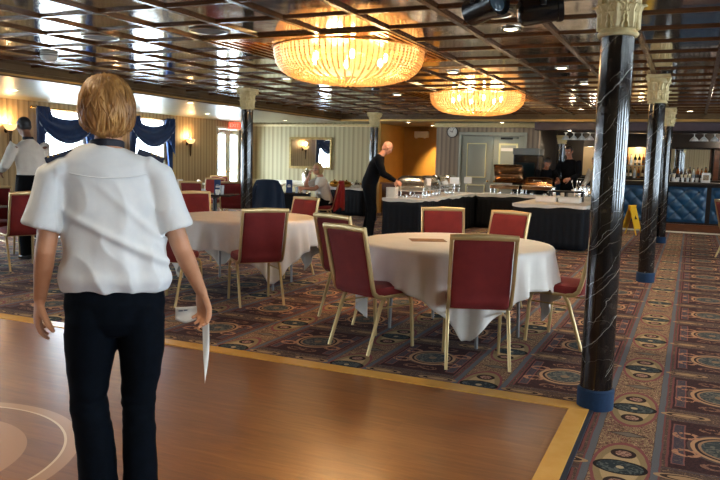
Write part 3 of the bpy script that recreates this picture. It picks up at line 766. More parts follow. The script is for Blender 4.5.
menu_stand(-10.55,12.85,.765,R(30),'navy menu stand right beside the cream card under the window')
menu_stand(-11.0,13.1,.765,R(30),'navy menu stand farthest left, by the blue curtain')
def cup(x,y,z,label,r=.04,h=.09,mat='white'):
    t=thing('cup',label,'cup',(x,y,z),0,'white cups')
    MB().lathe([(r*.7,0),(r*.95,h*.5),(r,h),(r*.92,h),(r*.6,.01)],18,cap=False).lathe([(r*.7,0),(r*.6,.008)],18).build('bowl',M_[mat],t)
    MB().tube([(r*.9,0,h*.75),(r*1.5,0,h*.7),(r*1.5,0,h*.35),(r*.85,0,h*.25)],.005,6).build('handle',M_[mat],t)
    return t
cup(-7.85,11.0,.765,'white cup on the small dark table left of the column')
cup(-8.2,11.05,.765,'second white cup on the small dark table, nearer the woman in white')
cup(-7.17,13.05,.765,'white cup on the blonde woman\'s table by her arm')
def tumbler(x,y,z,label,r=.035,h=.12,group='drinking glasses'):
    o=MB().lathe([(r*.75,0),(r,h),(r-.003,h),(r*.7,.008)],18,cap=False).lathe([(r*.75,0),(r*.7,.006)],18).build('drinking_glass',M_['tumbler'])
    o.location=(x,y,z); tag(o,label,'glass',group)
tumbler(-7.93,11.25,.765,'tall clear glass beside the menu stand on the small dark table',.045,.16)
tumbler(-7.28,12.92,.765,'clear glass between the tall navy menu stand and the white cup')
tumbler(-7.80,12.75,.765,'clear glass left of the tall navy menu stand')
tumbler(-10.9,12.8,.765,'clear glass on the window table')
def card(x,y,z,rz,label,w=.11,h=.15,mat=None):
    t=thing('table_card',label,'sign',(x,y,z),rz,'small table cards')
    m=MB()
    for k in range(2):
        M=Matrix.Translation((0,(-1)**k*.02,0))@Matrix.Rotation(R((-1)**k*7),4,'X'); m.box(-w/2,w/2,-.0015,.0015,0,h,M)
    m.build('card',mat or M_['white'],t,smooth=False)
    b=MB()
    for k in range(2):
        M=Matrix.Translation((0,(-1)**k*.0225,0))@Matrix.Rotation(R((-1)**k*7),4,'X')
        for q in range(3): b.box(-w*.3,w*.3,-.001,.001,h*(.35+.17*q),h*(.35+.17*q)+h*.05,M)
    b.build('print',new('dull_red_print',hexc('b06a62'),.6),t,smooth=False)
card(-10.75,12.95,.765,R(30),'pale card between the two far menu stands',.16,.17)
card(-10.35,13.1,.765,R(30),'pale red-edged card right of the far menu stands',.12,.17)
nap=MB().ell((0,0,.0),.1,.08,.03).ell((.03,.0,.03),.06,.05,.04).build('napkin',cloth_m); nap.location=(-11.3,15.0,.80); 
bake(nap,.012,2); tag(nap,'crumpled white napkin on the far shelf by the striped wall','napkin')
sh=thing('side_shelf','narrow ivory side shelf below the striped wall','shelf',(-11.9,15.2,0)); MB().box(-.3,.75,-.35,.35,.74,.77).build('top',M_['ivory'],sh,smooth=False,bevel=.005)
for a in (-.27,.72):
    for b in (-.32,.32): MB().box(a-.02,a+.02,b-.02,b+.02,0,.74).build('leg',M_['ivory'],sh,smooth=False)
# ================================================================ buffet
linen=mottled('white_buffet_linen',hexc('d8d4cc'),hexc('cbc6bd'),4,.6)
def buffet(x0,x1,y0,y1,h,label,sk,name='buffet_table',rz=0):
    cx,cy=(x0+x1)/2,(y0+y1)/2; w,d=x1-x0,y1-y0
    t=thing(name,label,'table',(cx,cy,0),rz,'skirted buffet tables')
    MB().box(-w/2,w/2,-d/2,d/2,h-.04,h-.005).build('tabletop',M_['brownwood'],t,smooth=False)
    for a in (-1,1):
        for b in (-1,1): MB().tube([(a*(w/2-.1),b*(d/2-.1),0),(a*(w/2-.1),b*(d/2-.1),h-.04)],.015,8).build('leg',M_['steel'],t)
    # pleated skirt round the perimeter
    per=2*(w+d); n=int(per/.03)
    def pos(s,o):
        s=s%per
        if s<w: return (-w/2+s,-d/2-o)
        s-=w
        if s<d: return (w/2+o,-d/2+s)
        s-=d
        if s<w: return (w/2-s,d/2+o)
        s-=w
        return (-w/2-o,d/2-s)
    def fn(u,v):
        s=u*per; o=.012+(.022*(1+math.sin(s/.11*2*PI))*.5+.004*math.sin(s/.05*2*PI))*(.3+.7*v)+.006*v
        x,y=pos(s,o); return (x,y,h-.02-(h-.035)*v)
    MB().grid(n,7,fn,True).build('skirt',skirt_m,t,ang=80,solid=.003)
    m=MB().box(-w/2-.022,w/2+.022,-d/2-.022,d/2+.022,h-.004,h+.004)
    # short overhang with a wavy hem
    def hem(u,v):
        s=u*per; x,y=pos(s,.045); dr=.05+.012*math.sin(s*5.1)+.008*math.sin(s*13)
        return (x,y,h+.003-dr*v)
    m.grid(n,2,hem,True)
    c=m.build('buffet_cloth',linen,t,smooth=False)
    return t
BH=.77
buffet(-5.17,-4.45,12.45,16.5,BH,'long black-skirted buffet table with white top beside the bald man',1)
buffet(-4.38,-2.80,16.05,16.9,BH,'black-skirted buffet table across the back in front of the panelled doors',1)
buffet(-2.80,-1.62,12.75,15.6,BH,'black-skirted buffet table at the right, holding two white trays',1)
buffet(-2.70,-1.7,16.0,16.9,BH,'black-skirted buffet table behind the right one, in front of the cooks',1)
def chafing(name,x,y,rz,label,metal='steel',w=.5,d=.34,openlid=False,grp='chafing dishes on the buffet'):
    t=thing(name,label,'chafing dish',(x,y,BH+.004),rz,grp); mm=M_[metal]; t.scale=(1.08,1.08,1.22)
    for a in (-1,1):
        for b in (-1,1): MB().tube([(a*w*.46,b*d*.44,0),(a*w*.46,b*d*.44,.15)],.012,8,r2=.016).build('leg',M_['steel'],t)
    MB().box(-w/2,w/2,-d/2,d/2,.10,.17).build('water_pan',mm,t,smooth=False,bevel=.012)
    MB().box(-w/2-.01,w/2+.01,-d/2-.01,d/2+.01,.165,.18).build('rim',M_['steel'],t,smooth=False,bevel=.004)
    prof=[]
    def lid(u,v):
        a=PI*v; x=-w/2+.01+(w-.02)*u
        q=(1-abs(2*u-1)**6)
        return (x,-(d/2-.01)*math.cos(a),.18+.16*math.sin(a)*(.75+.25*q))
    L=MB().grid(14,18,lid)
    L.f.append(tuple(14*j for j in range(18))); L.f.append(tuple(14*j+13 for j in range(17,-1,-1))); L.m+=[0,0]
    if openlid:
        M=Matrix.Translation((0,d/2,.2))@Matrix.Rotation(R(-62),4,'X')@Matrix.Translation((0,-d/2+.02,-.16)); L.xf(M)
        ob=L.build('roll_top_lid',mm,t)
        MB().box(-w/2+.03,w/2-.03,-d/2+.03,d/2-.03,.17,.178).build('food_tray',mottled('hot_food',hexc('a5622d'),hexc('d59a4c'),24,.5),t,smooth=False)
    else:
        ob=L.build('roll_top_lid',mm,t)
        MB().tube([(-.08,-d/2+.045,.27),(-.08,-d/2-.01,.275),(.08,-d/2-.01,.275),(.08,-d/2+.045,.27)],.009,8).build('lid_handle',M_['steel'],t)
    for a in (-1,1): MB().lathe([(.035,0),(.038,.03),(.03,.045),(.015,.05)],14,c=(a*w*.22,0,0)).build('burner',M_['steel'],t)
    return t
chafing('chafing_dish',-4.80,12.95,R(8),'polished steel roll-top chafing dish nearest the bald man, at the end of the buffet')
chafing('chafing_dish',-4.80,13.78,R(90),'second polished steel chafing dish along the left buffet')
chafing('chafing_dish',-4.86,14.6,R(90),'third polished steel chafing dish along the left buffet')
chafing('chafing_dish',-4.86,15.45,R(90),'fourth polished steel chafing dish, nearest the panelled doors')
chafing('chafing_dish',-3.83,16.5,0,'bronze chafing dish with its lid rolled open in front of the panelled doors','bronze',.62,.4,True)
chafing('chafing_dish',-3.1,16.5,0,'low bronze chafing dish below the leaning cook','bronze',.62,.36)
def holder(x,y,z,label,h=.3,w=.16,rz=0):
    t=thing('food_sign',label,'sign',(x,y,z),rz,'white food signs on the buffet')
    MB().tube([(0,0,0),(0,0,h)],.005,6).lathe([(.035,0),(.035,.008)],14).build('stand',M_['steel'],t)
    MB().box(-w/2,w/2,-.004,.004,h-.02,h+.12).build('card',M_['white'],t,smooth=False)
holder(-4.62,13.3,BH+.004,'white food sign behind the first chafing dish',.25,.14,R(25))
holder(-4.6,15.0,BH+.004,'white food sign farther along the left buffet, nearer the doors',.25,.2,R(25))
holder(-4.58,15.95,BH+.004,'white food sign at the corner of the buffet before the doors',.25,.17,R(20))
bx=thing('plate_stack','stack of square white plates by the bald man\'s hands','plates',(-5.06,12.60,BH+.004)); 
for k in range(9): MB().box(-.09,.09,-.09,.09,.002+k*.022,.018+k*.022).build('plate',M_['white'],bx,smooth=False,bevel=.006)
# garnish: candle glass, apples in a bowl and flowers
def goblet(x,y,z,label,s=1):
    t=thing('goblet',label,'glass',(x,y,z),0,'stemmed glasses on the buffet')
    MB().lathe([(.04*s,0),(.04*s,.004),(.006*s,.01),(.006*s,.10*s),(.03*s,.13*s),(.045*s,.18*s),(.038*s,.25*s),(.036*s,.25*s),(.043*s,.18*s),(.0,.125*s)],18,cap=False).build('bowl',M_['tumbler'],t)
goblet(-5.02,14.2,BH+.004,'tall stemmed glass on the left buffet beside the red apples',1.5)
goblet(-4.75,14.17,BH+.004,'stemmed glass behind the red apples',1.3)
rb=thing('fruit_bowl','raised silver bowl in the middle of the left buffet','bowl',(-4.98,13.35,BH+.004))
MB().lathe([(.07,0),(.07,.01),(.02,.03),(.02,.26),(.10,.29),(.17,.35),(.165,.352),(.09,.30)],24,cap=False).build('stand_bowl',M_['steel'],rb)
for k in range(6):
    a=k*2.4; ap=MB().ell((0,0,0),.038,.038,.034,14).tube([(0,0,.03),(.004,0,.05)],.003,5).build('apple',mottled('apple_skin',hexc('a32a1a'),hexc('c2612b'),12,.3))
    ap.location=(-4.98+.075*math.cos(a)*(k>0),13.35+.075*math.sin(a)*(k>0),BH+.352+(.03 if k==0 else 0)); tag(ap,'red apple in the raised silver bowl on the left buffet','apple','red apples in the silver bowl')
# white trays with black stand on the right table
for (x,lb) in ((-2.42,'left white tray on the right buffet table'),(-2.0,'right white tray on the right buffet table')):
    t=thing('serving_tray',lb,'tray',(x,13.75,BH+.004),0,'white trays on the right buffet')
    MB().box(-.19,.19,-.14,.14,0,.09).build('body',M_['white'],t,smooth=False,bevel=.02)
    MB().box(-.2,.2,-.15,.15,.09,.105).build('lid',M_['white'],t,smooth=False,bevel=.006)
bs=thing('serving_stand','black two-level serving stand behind the white trays','stand',(-2.15,14.25,BH+.004))
MB().box(-.34,.34,-.14,.14,.17,.2).build('shelf',M_['black'],bs,smooth=False,bevel=.005)
for a in (-.3,0,.3): MB().box(a-.02,a+.02,-.1,.1,0,.17).build('foot',M_['black'],bs,smooth=False)
def pitcher(x,y,label,s=1):
    t=thing('steel_pitcher',label,'pitcher',(x,y,BH+.004),R(200),'steel pitchers on the buffet')
    MB().lathe([(.06*s,0),(.075*s,.03*s),(.07*s,.13*s),(.055*s,.19*s),(.062*s,.22*s),(.056*s,.22*s),(.05*s,.19*s)],24,cap=False).lathe([(.06*s,0),(.05*s,.004)],24).build('body',M_['steel'],t)
    MB().tube([(.06*s,0,.19*s),(.12*s,0,.18*s),(.12*s,0,.08*s),(.07*s,0,.05*s)],.008*s,8).build('handle',M_['steel'],t)
pitcher(-1.95,15.05,'tall steel pitcher on the right buffet near the column edge',1.3)
pitcher(-1.76,14.75,'steel pitcher just left of the nearest column, on the right buffet',1.25)
pitcher(-2.75,16.35,'small steel pitcher on the rear buffet table',.9)
pitcher(-2.02,16.2,'steel pitcher on the rear buffet behind the tall pitcher',1.2)
for k,(x,y,hh) in enumerate([(-2.5,16.3,5),(-2.36,16.35,7),(-2.2,16.25,6)]):
    for q in range(hh):
        pl=MB().lathe([(.05,0),(.085,.012),(.09,.014),(.086,.017),(.05,.005)],20,cap=False).lathe([(.05,0),(.05,.005)],20).build('plate',M_['white'])
        pl.location=(x,y,BH+.004+q*.017); tag(pl,'small white bowl-plate in the %s stack on the rear buffet'%['left','middle','right'][k],'plate','%s stack of white plates on the rear buffet'%['left','middle','right'][k])
ub=thing('utensil_crock','white crock of serving spoons on the rear buffet','utensils',(-2.32,16.6,BH+.004))
MB().lathe([(.07,0),(.08,.16),(.074,.16),(.06,.01)],20,cap=False).lathe([(.07,0),(.06,.006)],20).build('crock',M_['white'],ub)
for k in range(5):
    a=k*1.3; MB().tube([(0,0,.03),(.05*math.cos(a),.05*math.sin(a),.2),(.09*math.cos(a),.09*math.sin(a),.32)],.005,6).ell((.095*math.cos(a),.095*math.sin(a),.34),.02,.012,.03,10).build('spoon',M_['steel'],ub)
# black beverage machine by the doors
bm=thing('drinks_dispenser','tall black drinks dispenser with pale lid right of the panelled doors','dispenser',(-3.62,17.75,0))
MB().box(-.3,.3,-.28,.28,0,1.68).build('body',M_['blackplastic'],bm,smooth=False,bevel=.02)
MB().box(-.32,.32,-.30,.30,1.68,1.84).build('lid',new('grey_lid',hexc('77807f'),.35),bm,smooth=False,bevel=.02)
MB().box(-.22,.22,-.295,-.28,1.1,1.5).build('front_panel',new('teal_dark_panel',hexc('17262b'),.15),bm,smooth=False)
# side buffet against the mirror wall
buffet(-8.95,-7.75,17.2,17.9,.72,'black-skirted side table below the gilt mirror, right of the blonde woman',1)
gb=[(-8.7,'brass'),(-8.35,'brass'),(-8.05,'steel')]
for k,(x,mm) in enumerate(gb):
    t=thing('covered_bowl',['brass covered bowl at the left of the side table','brass covered bowl in the middle of the side table','steel covered bowl at the right of the side table'][k],'bowl',(x,17.5,.725),0,'covered bowls on the side table')
    MB().lathe([(.06,0),(.12,.03),(.14,.08),(.14,.09)],20).build('bowl',M_['gold' if mm=='brass' else 'steel'],t)
    MB().lathe([(.14,.092),(.12,.14),(.05,.17),(.015,.18),(.02,.2),(0,.21)],20).build('lid',M_['gold' if mm=='brass' else 'steel'],t)
t=thing('coffee_urn','silver coffee urn on the side table behind the blonde woman','urn',(-9.6,17.6,.76)); 
MB().lathe([(.1,0),(.1,.03),(.13,.06),(.14,.28),(.1,.36),(.03,.4),(.02,.45),(0,.46)],24).build('body',M_['steel'],t)
MB().tube([(0,-.13,.12),(0,-.2,.12),(0,-.2,.08)],.012,8).build('tap',M_['black'],t)
t=thing('side_table','ivory side table carrying the silver urn under the mirror','table',(-9.75,17.65,0))
MB().box(-.6,.6,-.3,.3,.72,.76).build('top',M_['ivory'],t,smooth=False,bevel=.006)
for a in (-.55,.55):
    for b in (-.25,.25): MB().box(a-.025,a+.025,b-.025,b+.025,0,.72).build('leg',M_['ivory'],t,smooth=False)
# ================================================================ mirror, clock, sconces, signs
t=thing('wall_mirror','large gilt-framed mirror on the far striped wall','mirror',(-10.36,YM,1.63))
W_,H_=.72,.47
fr=MB().box(-W_,W_,-.05,0,-H_,-H_+.07).box(-W_,W_,-.05,0,H_-.07,H_).box(-W_,-W_+.07,-.05,0,-H_+.07,H_-.07).box(W_-.07,W_,-.05,0,-H_+.07,H_-.07)
fr.box(-W_+.05,W_-.05,-.06,-.03,-H_+.055,-H_+.075).box(-W_+.05,W_-.05,-.06,-.03,H_-.075,H_-.055)
fr.build('frame',mottled('gilt_frame',hexc('b29a5c'),hexc('857046'),14,.35,0,None,metal=.4),t,smooth=False,bevel=.012)
MB().box(-W_+.07,W_-.07,-.02,-.012,-H_+.07,H_-.07).build('glass',M_['mirror'],t,smooth=False)
t=thing('wall_clock','round white wall clock left of the panelled doors','clock',(-5.81,YF,2.26))
Mx=Matrix.Rotation(R(90),4,'X')
MB().lathe([(.15,0),(.155,.02),(.15,.035),(.135,.035),(.13,.02)],32,M=Mx).build('rim',M_['black'],t)
MB().lathe([(.132,.005),(.132,.022)],32,M=Mx).build('face',M_['white'],t)
hm=MB().box(-.006,.006,-.028,-.024,-.02,.07,Matrix.Rotation(R(-70),4,'Y')).box(-.004,.004,-.032,-.028,-.02,.1,Matrix.Rotation(R(25),4,'Y'))
for k in range(12): hm.box(-.004,.004,-.026,-.0225,.1,.118,Matrix.Rotation(R(30*k),4,'Y'))
hm.build('hands_and_ticks',M_['black'],t,smooth=False)
def sconce(x,y,z,rz,label):
    t=thing('wall_sconce',label,'wall lamp',(x,y,z),rz,'torch-shaped wall sconces')   # local +Y points out of the wall
    MB().lathe([(.035,-.02),(.05,.0),(.035,.02)],16,c=(0,.0,0),M=Mx).build('wall_plate',M_['blackplastic'],t)
    MB().tube([(0,0,0),(0,.09,-.03),(0,.12,-.10)],.012,8).loft([((0,.12,-.34),.006,.006),((0,.12,-.28),.02,.02),((0,.12,-.1),.028,.028),((0,.12,.0),.045,.045)],12).build('torch_stem',mottled('aged_bronze',hexc('5d4326'),hexc('3f2c1a'),20,.4,0,None,metal=.6),t)
    MB().lathe([(.04,.0),(.08,.025),(.115,.075),(.125,.12),(.119,.12),(.105,.08),(.07,.03),(.035,.01)],24,c=(0,.12,0),cap=False).build('lamp_shade',shade_m,t)
    MB().ell((0,.12,.09),.03,.03,.045,12).build('bulb',new('sconce_bulb',(1,.9,.7),.5,emis=(1,.7,.35),es=10),t)
    ld=bpy.data.lights.new('sconce_light','POINT'); ld.energy=6; ld.color=(1,.68,.34); ld.shadow_soft_size=.05
    lo=bpy.data.objects.new('sconce_light',ld); COL.objects.link(lo); lo['kind']='light'
    p=Matrix.Translation((x,y,z))@Matrix.Rotation(rz,4,'Z')@Vector((0,.12,.2)); lo.location=p
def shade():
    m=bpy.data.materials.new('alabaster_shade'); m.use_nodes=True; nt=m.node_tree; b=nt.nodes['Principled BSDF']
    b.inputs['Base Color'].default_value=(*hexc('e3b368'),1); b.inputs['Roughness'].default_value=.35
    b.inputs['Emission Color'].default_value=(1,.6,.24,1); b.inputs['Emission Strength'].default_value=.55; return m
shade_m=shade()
sconce(XL,15.98,1.78,R(-90),'torch wall sconce right of the curtained window, left of the glazed door')
sconce(XL,10.30,1.86,R(-90),'torch wall sconce at the left edge beside the server\'s head')
sconce(XL,13.22,1.80,R(-90),'torch wall sconce between the two curtained windows')
sconce(XL,7.6,1.80,R(-90),'torch wall sconce on the window wall left of the picture')
# exit sign
t=thing('exit_sign','small red EXIT sign above the glazed double door','sign',(XL+.25,17.85,2.36),R(15))
MB().box(-.17,.17,-.025,.025,-.1,.1).build('housing',new('pale_red_sign',hexc('d6463a'),.5,emis=(1,.12,.06),es=.5),t,smooth=False,bevel=.006)
MB().box(-.01,.01,-.01,.01,.1,.14).build('hanger',M_['whitep'],t,smooth=False)
def text(s,size,mat,parent,name,loc,rot,ext=.002):
    c=bpy.data.curves.new(name,'FONT'); c.body=s; c.size=size; c.extrude=ext; c.align_x='CENTER'; c.align_y='CENTER'
    o=bpy.data.objects.new(name,c); COL.objects.link(o); bpy.context.view_layer.update()
    me=bpy.data.meshes.new_from_object(o.evaluated_get(bpy.context.evaluated_depsgraph_get())); bpy.data.objects.remove(o)
    o=bpy.data.objects.new(name,me); COL.objects.link(o); me.materials.clear(); me.materials.append(mat); o.parent=parent; o.location=loc; o.rotation_euler=rot; return o
text('EXIT',.14,M_['white'],t,'lettering',(0,-.028,0),(R(90),0,0))
# emergency light in the alcove
t=thing('emergency_light','white twin emergency light box on the alcove wall','emergency light',(-7.35,20.55,2.26))
MB().box(-.22,.22,-.1,0,-.09,.09).build('housing',M_['whitep'],t,smooth=False,bevel=.015)
for s in (-1,1): MB().lathe([(.05,0),(.06,.05),(.055,.06)],16,c=(s*.13,-.1,-.06),M=Mx).build('lamp_head',M_['whitep'],t)
ld=bpy.data.lights.new('alcove_light','SPOT'); ld.energy=150; ld.color=(1,.62,.24); ld.spot_size=R(75); ld.spot_blend=.7; ld.shadow_soft_size=.05
lo=bpy.data.objects.new('alcove_light',ld); COL.objects.link(lo); lo.location=(-6.75,19.75,2.42); lo.rotation_euler=(R(28),0,R(-8)); lo['kind']='light'
downlight('ceiling_downlight',(-6.75,19.7,HL-.002),'downlight washing the alcove wall with orange light',3,'alcove downlight')
# wooden locker-like unit at alcove floor
t=thing('service_cabinet','low wooden service counter in front of the alcove','counter',(-6.95,18.3,0))
MB().box(-.62,.55,-.22,.22,0,.84).build('body',M_['brownwood'],t,smooth=False,bevel=.01)
MB().box(-.66,.6,-.26,.26,.84,.88).build('top',M_['brownwood'],t,smooth=False,bevel=.01)
# ================================================================ curtains
curt=velvet('royal_blue_drape',hexc('1a3868'),hexc('132a54'))
sheen_trim=new('silver_blue_braid',hexc('9fb0c4'),.6)
def curtain(c,label):
    x0=XL+.09
    t=thing('window_curtain',label,'curtain',(x0,c,0),0,'blue swagged curtains')
    MB().tube([(.0,-.82,2.36),(0,.82,2.36)],.016,10).ell((0,-.85,2.36),.035,.035,.035,10).ell((0,.85,2.36),.035,.035,.035,10).build('rod',M_['gold'],t)
    for s in (-1,1):
        def fn(u,v,s=s):
            # gathered side panel pulled toward the frame: wide at top, tied at 1.15, flares below
            z=2.36-1.9*v
            w=.26-.12*math.sin(min(1,v/.72)*PI/2)**2+(.08*(v-.72)/.28 if v>.72 else 0)
            y=s*(.78-w*u); return (.02+.028*math.sin(u*26+v*1.5)*(1-.2*v)+.02,y,z)
        MB().grid(48,24,fn).build('side_panel',curt,t,ang=80,solid=.008)
        MB().tube([(.07,s*.80,1.02),(.08,s*.62,.98)],.012,8).build('tieback',sheen_trim,t)
    def sw(u,v):
        y=-.80+1.60*u; sag=(4*u*(1-u))**.85
        top=2.42-.26*sag; bot=2.12-.46*sag
        z=top+(bot-top)*v
        return (.06+.022*math.sin(v*15+2.0*u)*(.3+sag*.7)+.08*math.sin(v*PI*.8),y,z)
    sg=MB().grid(44,34,sw).build('swag',curt,t,ang=80,solid=.008)
    MB().tube([tuple(Vector(sw(i/29,1))+Vector((.005,0,-.005))) for i in range(30)],.011,6).build('braid_edge',sheen_trim,sg)
    def jab(s):
        m=MB()
        def fn(u,v):
            z=2.39-(.22+.75*u)*v; return (.11+.022*math.sin(u*22),s*(.50+.32*u-.1*v*(1-u)),z)
        m.grid(24,10,fn); return m
    for s in (-1,1): jab(s).build('tail',curt,t,ang=80,solid=.008)
for c,lb in zip(WC,['blue swagged curtain on the window nearest the glazed door','blue swagged curtain on the window just left of the foreground woman\'s head','blue swagged curtain beyond the left edge of the picture','fourth blue swagged curtain out of view','fifth blue swagged curtain out of view','sixth blue swagged curtain out of view','seventh blue swagged curtain out of view']):
    curtain(c,lb)
# ================================================================ bar
bl=mottled('blue_tufted_leather',hexc('154a70'),hexc('103c5c'),5,.35)
t=thing('bar_counter','long bar counter with blue tufted front panels and dark top','bar',(0,0,0))
MB().box(-3.1,XR-.02,18.02,18.5,0,.20).build('plinth',M_['brownwood'],t,smooth=False,bevel=.01)
MB().box(-3.1,XR-.02,18.06,18.5,.20,1.08).build('carcass',M_['blackw'],t,smooth=False)
MB().box(-3.15,XR-.02,17.93,18.6,1.08,1.15).build('countertop',M_['blackw'],t,smooth=False,bevel=.012)
MB().box(-3.1,XR-.02,17.98,18.01,0,.03).build('foot_strip',M_['ivory'],t,smooth=False)
x=-3.05
while x<XR-1:
    w=1.12; pm=MB()
    nu,nv=57,41
    def fn(u,v,x=x,w=w):
        X=x+.03+(w-.06)*u; Z=.24+.80*v; gx,gz=.155,.155; a=(X-x)/gx; b=Z/gz
        # diamond tufting
        p=(a+b)/1.0; q=(a-b)/1.0; h=abs(math.sin(p*PI/2))*abs(math.sin(q*PI/2)); e=min(u,1-u,v,1-v)*14; e=min(1,e)
        return (X,18.055-.055*(h**.45)*e,Z)
    pm.grid(nu,nv,fn); pa=pm.build('tufted_panel',bl,t,ang=70)
    bt=MB()
    for i in range(-2,20):
        for j in range(-2,20):
            # buttons where p and q are even
            a=(i+j); b=(i-j); X=x+a*.155; Z=b*.155
            if x+.1<X<x+w-.1 and .3<Z<.98: bt.ell((X,18.047,Z),.014,.012,.014,8)
    if bt.v: bt.build('tufting_buttons',M_['blackplastic'],pa)
    x+=w+.03
# back bar
t=thing('back_bar','dark back bar cabinet behind the counter with shelves','cabinet',(0,0,0))
MB().box(-3.3,XR-.05,20.7,21.2,0,1.12).build('base_cabinet',M_['blackw'],t,smooth=False)
MB().box(-3.3,XR-.05,20.65,21.2,1.12,1.17).build('top',M_['blackw'],t,smooth=False,bevel=.008)
for px in (-1.75,-.98,.56,2.2): MB().box(px-.06,px+.06,20.9,21.25,1.17,2.1).build('post',M_['brownwood'],t,smooth=False,bevel=.008)
MB().box(-1.68,-1.05,21.24,21.28,1.2,2.0).build('lit_niche_back',new('pale_niche',hexc('c9ad7a'),.5),t,smooth=False)
for zz in (1.50,1.98): MB().box(-1.69,-1.04,20.95,21.24,zz,zz+.02).build('glass_shelf',M_['tumbler'],t,smooth=False)
MB().box(-2.8,-2.35,21.24,21.28,1.2,2.1).build('pale_panel',new('pale_panel',hexc('b9a27a'),.5),t,smooth=False)
t=thing('bar_mirror','long mirror behind the bar shelves, right of the far columns','mirror',(-.1,21.22,1.66))
MB().box(-.62,.5,-.02,0,-.36,.36).build('glass',M_['mirror'],t,smooth=False)
MB().box(-.66,.54,-.04,0,-.4,-.36).box(-.66,.54,-.04,0,.36,.4).box(-.66,-.62,-.04,0,-.36,.36).box(.5,.54,-.04,0,-.36,.36).build('frame',M_['brownwood'],t,smooth=False)
for (lx,ly,lz,e,c) in ((-1.36,21.05,1.96,5,(1,.75,.45)),(-2.55,20.6,2.0,14,(1,.8,.55)),(-.1,20.6,2.1,16,(.85,.9,1)),(-2.9,19.3,2.15,4,(1,.75,.5)),(.8,19.4,2.15,14,(1,.8,.6))):
    ld=bpy.data.lights.new('bar_light','POINT'); ld.energy=e; ld.color=c; ld.shadow_soft_size=.08; lo=bpy.data.objects.new('bar_light',ld); COL.objects.link(lo); lo.location=(lx,ly,lz); lo['kind']='light'
def bottle_proto(mat,lab):
    t=thing('bottle','x','bottle')
    MB().lathe([(.036,0),(.038,.01),(.038,.19),(.03,.22),(.013,.25),(.013,.30)],16).build('glass_body',mat,t)
    MB().lathe([(.0385,.05),(.0388,.05),(.0388,.14),(.0385,.14)],16,cap=False).build('paper_label',lab,t)
    MB().lathe([(.0145,.285),(.0145,.315)],12).build('cap',M_['black'],t); return t
bpal=[(hexc('3b1d10'),hexc('d8cdb0')),(hexc('152415'),hexc('e4dcc8')),(hexc('c9cfcf'),hexc('9fb4c4')),(hexc('8a4a16'),hexc('2c2c2c'))]
protos=[bottle_proto(new('bottle_glass_%d'%i,a,.08),new('bottle_label_%d'%i,b,.6)) for i,(a,b) in enumerate(bpal)]
used=[False]*4
def bottle(k,x,y,z,label,group,s=1):
    if not used[k]:
        used[k]=True; o=protos[k]; o.location=(x,y,z); o['label']=label; o['group']=group; o.scale=(s,)*3; return o
    return dup(protos[k],(x,y,z),0,label,group,(s,)*3)
rb_=random.Random(3)
for r_,z in enumerate((1.17,1.52)):
    for i in range(6): bottle(rb_.randrange(4),-1.62+i*.103,21.08,z,'bottle on the %s shelf of the lit niche left of the bar mirror'%['lower','upper'][r_],'bottles on the %s niche shelf'%['lower','upper'][r_],.95)
for i in range(12): bottle(rb_.randrange(4),-.62+i*.095,21.05,1.17,'bottle in the row in front of the bar mirror','bottles in front of the bar mirror',.85+.25*rb_.random())
for i in range(8): bottle(rb_.randrange(4),-2.25+i*.06 if i<0 else .72+i*.16,21.05,1.17,'bottle in the row right of the bar mirror','bottles right of the bar mirror',1)
for i in range(9):
    o=MB().lathe([(.028,0),(.036,.1),(.034,.1),(.026,.006)],14,cap=False).lathe([(.028,0),(.026,.004)],14).build('bar_glass',M_['frost']); o.location=(-.58+i*.1,18.3+.03*(i%2),1.15); tag(o,'upturned bar glass in the row on the counter by the far columns','glass','bar glasses lined on the counter')
t=thing('napkin_dispenser','white napkin dispenser on the bar counter near the right edge','napkin holder',(.3,18.25,1.15))
MB().box(-.09,.09,-.06,.06,0,.22).build('body',M_['white'],t,smooth=False,bevel=.01); MB().box(-.06,.06,-.065,-.06,.05,.17).build('slot',M_['steel'],t,smooth=False)
t=thing('tent_card','small white folded card on the bar counter below the mirror','sign',(-.32,18.15,1.15)); MB().prism([(-.05,0),(.05,0),(0,.09)],-.04,.04,Matrix.Rotation(R(90),4,'X')).build('card',M_['white'],t,smooth=False)
# glasses hanging from the rack
def hang(x,label,grp):
    t=thing('stemmed_glass',label,'glass',(x,18.3,2.25),0,grp); t.scale=(1.1,1.1,1.1)
    MB().lathe([(.045,0),(.045,-.006),(.012,-.012),(.008,-.03),(.008,-.055),(.03,-.075),(.075,-.12),(.092,-.155),(.088,-.155),(.06,-.115)],20,cap=False).build('bowl',M_['frost'],t)
for x in (-2.85,-2.66,-2.47,-2.28): hang(x,'white glass hanging upside down left of the nearest column','hanging glasses left of the nearest column')
for x in (0.0,.2,.42): hang(x,'white glass hanging upside down near the right edge','hanging glasses near the right edge')
# wet floor sign
t=thing('wet_floor_sign','yellow folding floor sign standing on the carpet between the columns','sign',(-1.12,16.75,0),R(-25))
yel=new('yellow_plastic',hexc('e0b322'),.4)
for s in (-1,1):
    M=Matrix.Translation((s*.19,0,0))@Matrix.Rotation(R(-s*16.5),4,'Y')
    MB().box(-.008,.008,-.13,-.09,0,.62,M).box(-.008,.008,.09,.13,0,.62,M).box(-.008,.008,-.09,.09,.14,.62,M).build('panel',yel,t,smooth=False,bevel=.005)
MB().box(-.03,.03,-.13,.13,.585,.64).build('hinge',yel,t,smooth=False,bevel=.01)
MB().prism([(-.05,.0),(.05,0),(0,.09)],-.001,.001,Matrix.Translation((.105,0,.34))@Matrix.Rotation(R(-16.5),4,'Y')@Matrix.Rotation(R(90),4,'Z')@Matrix.Rotation(R(90),4,'X')).build('warning_mark',M_['black'],t,smooth=False)
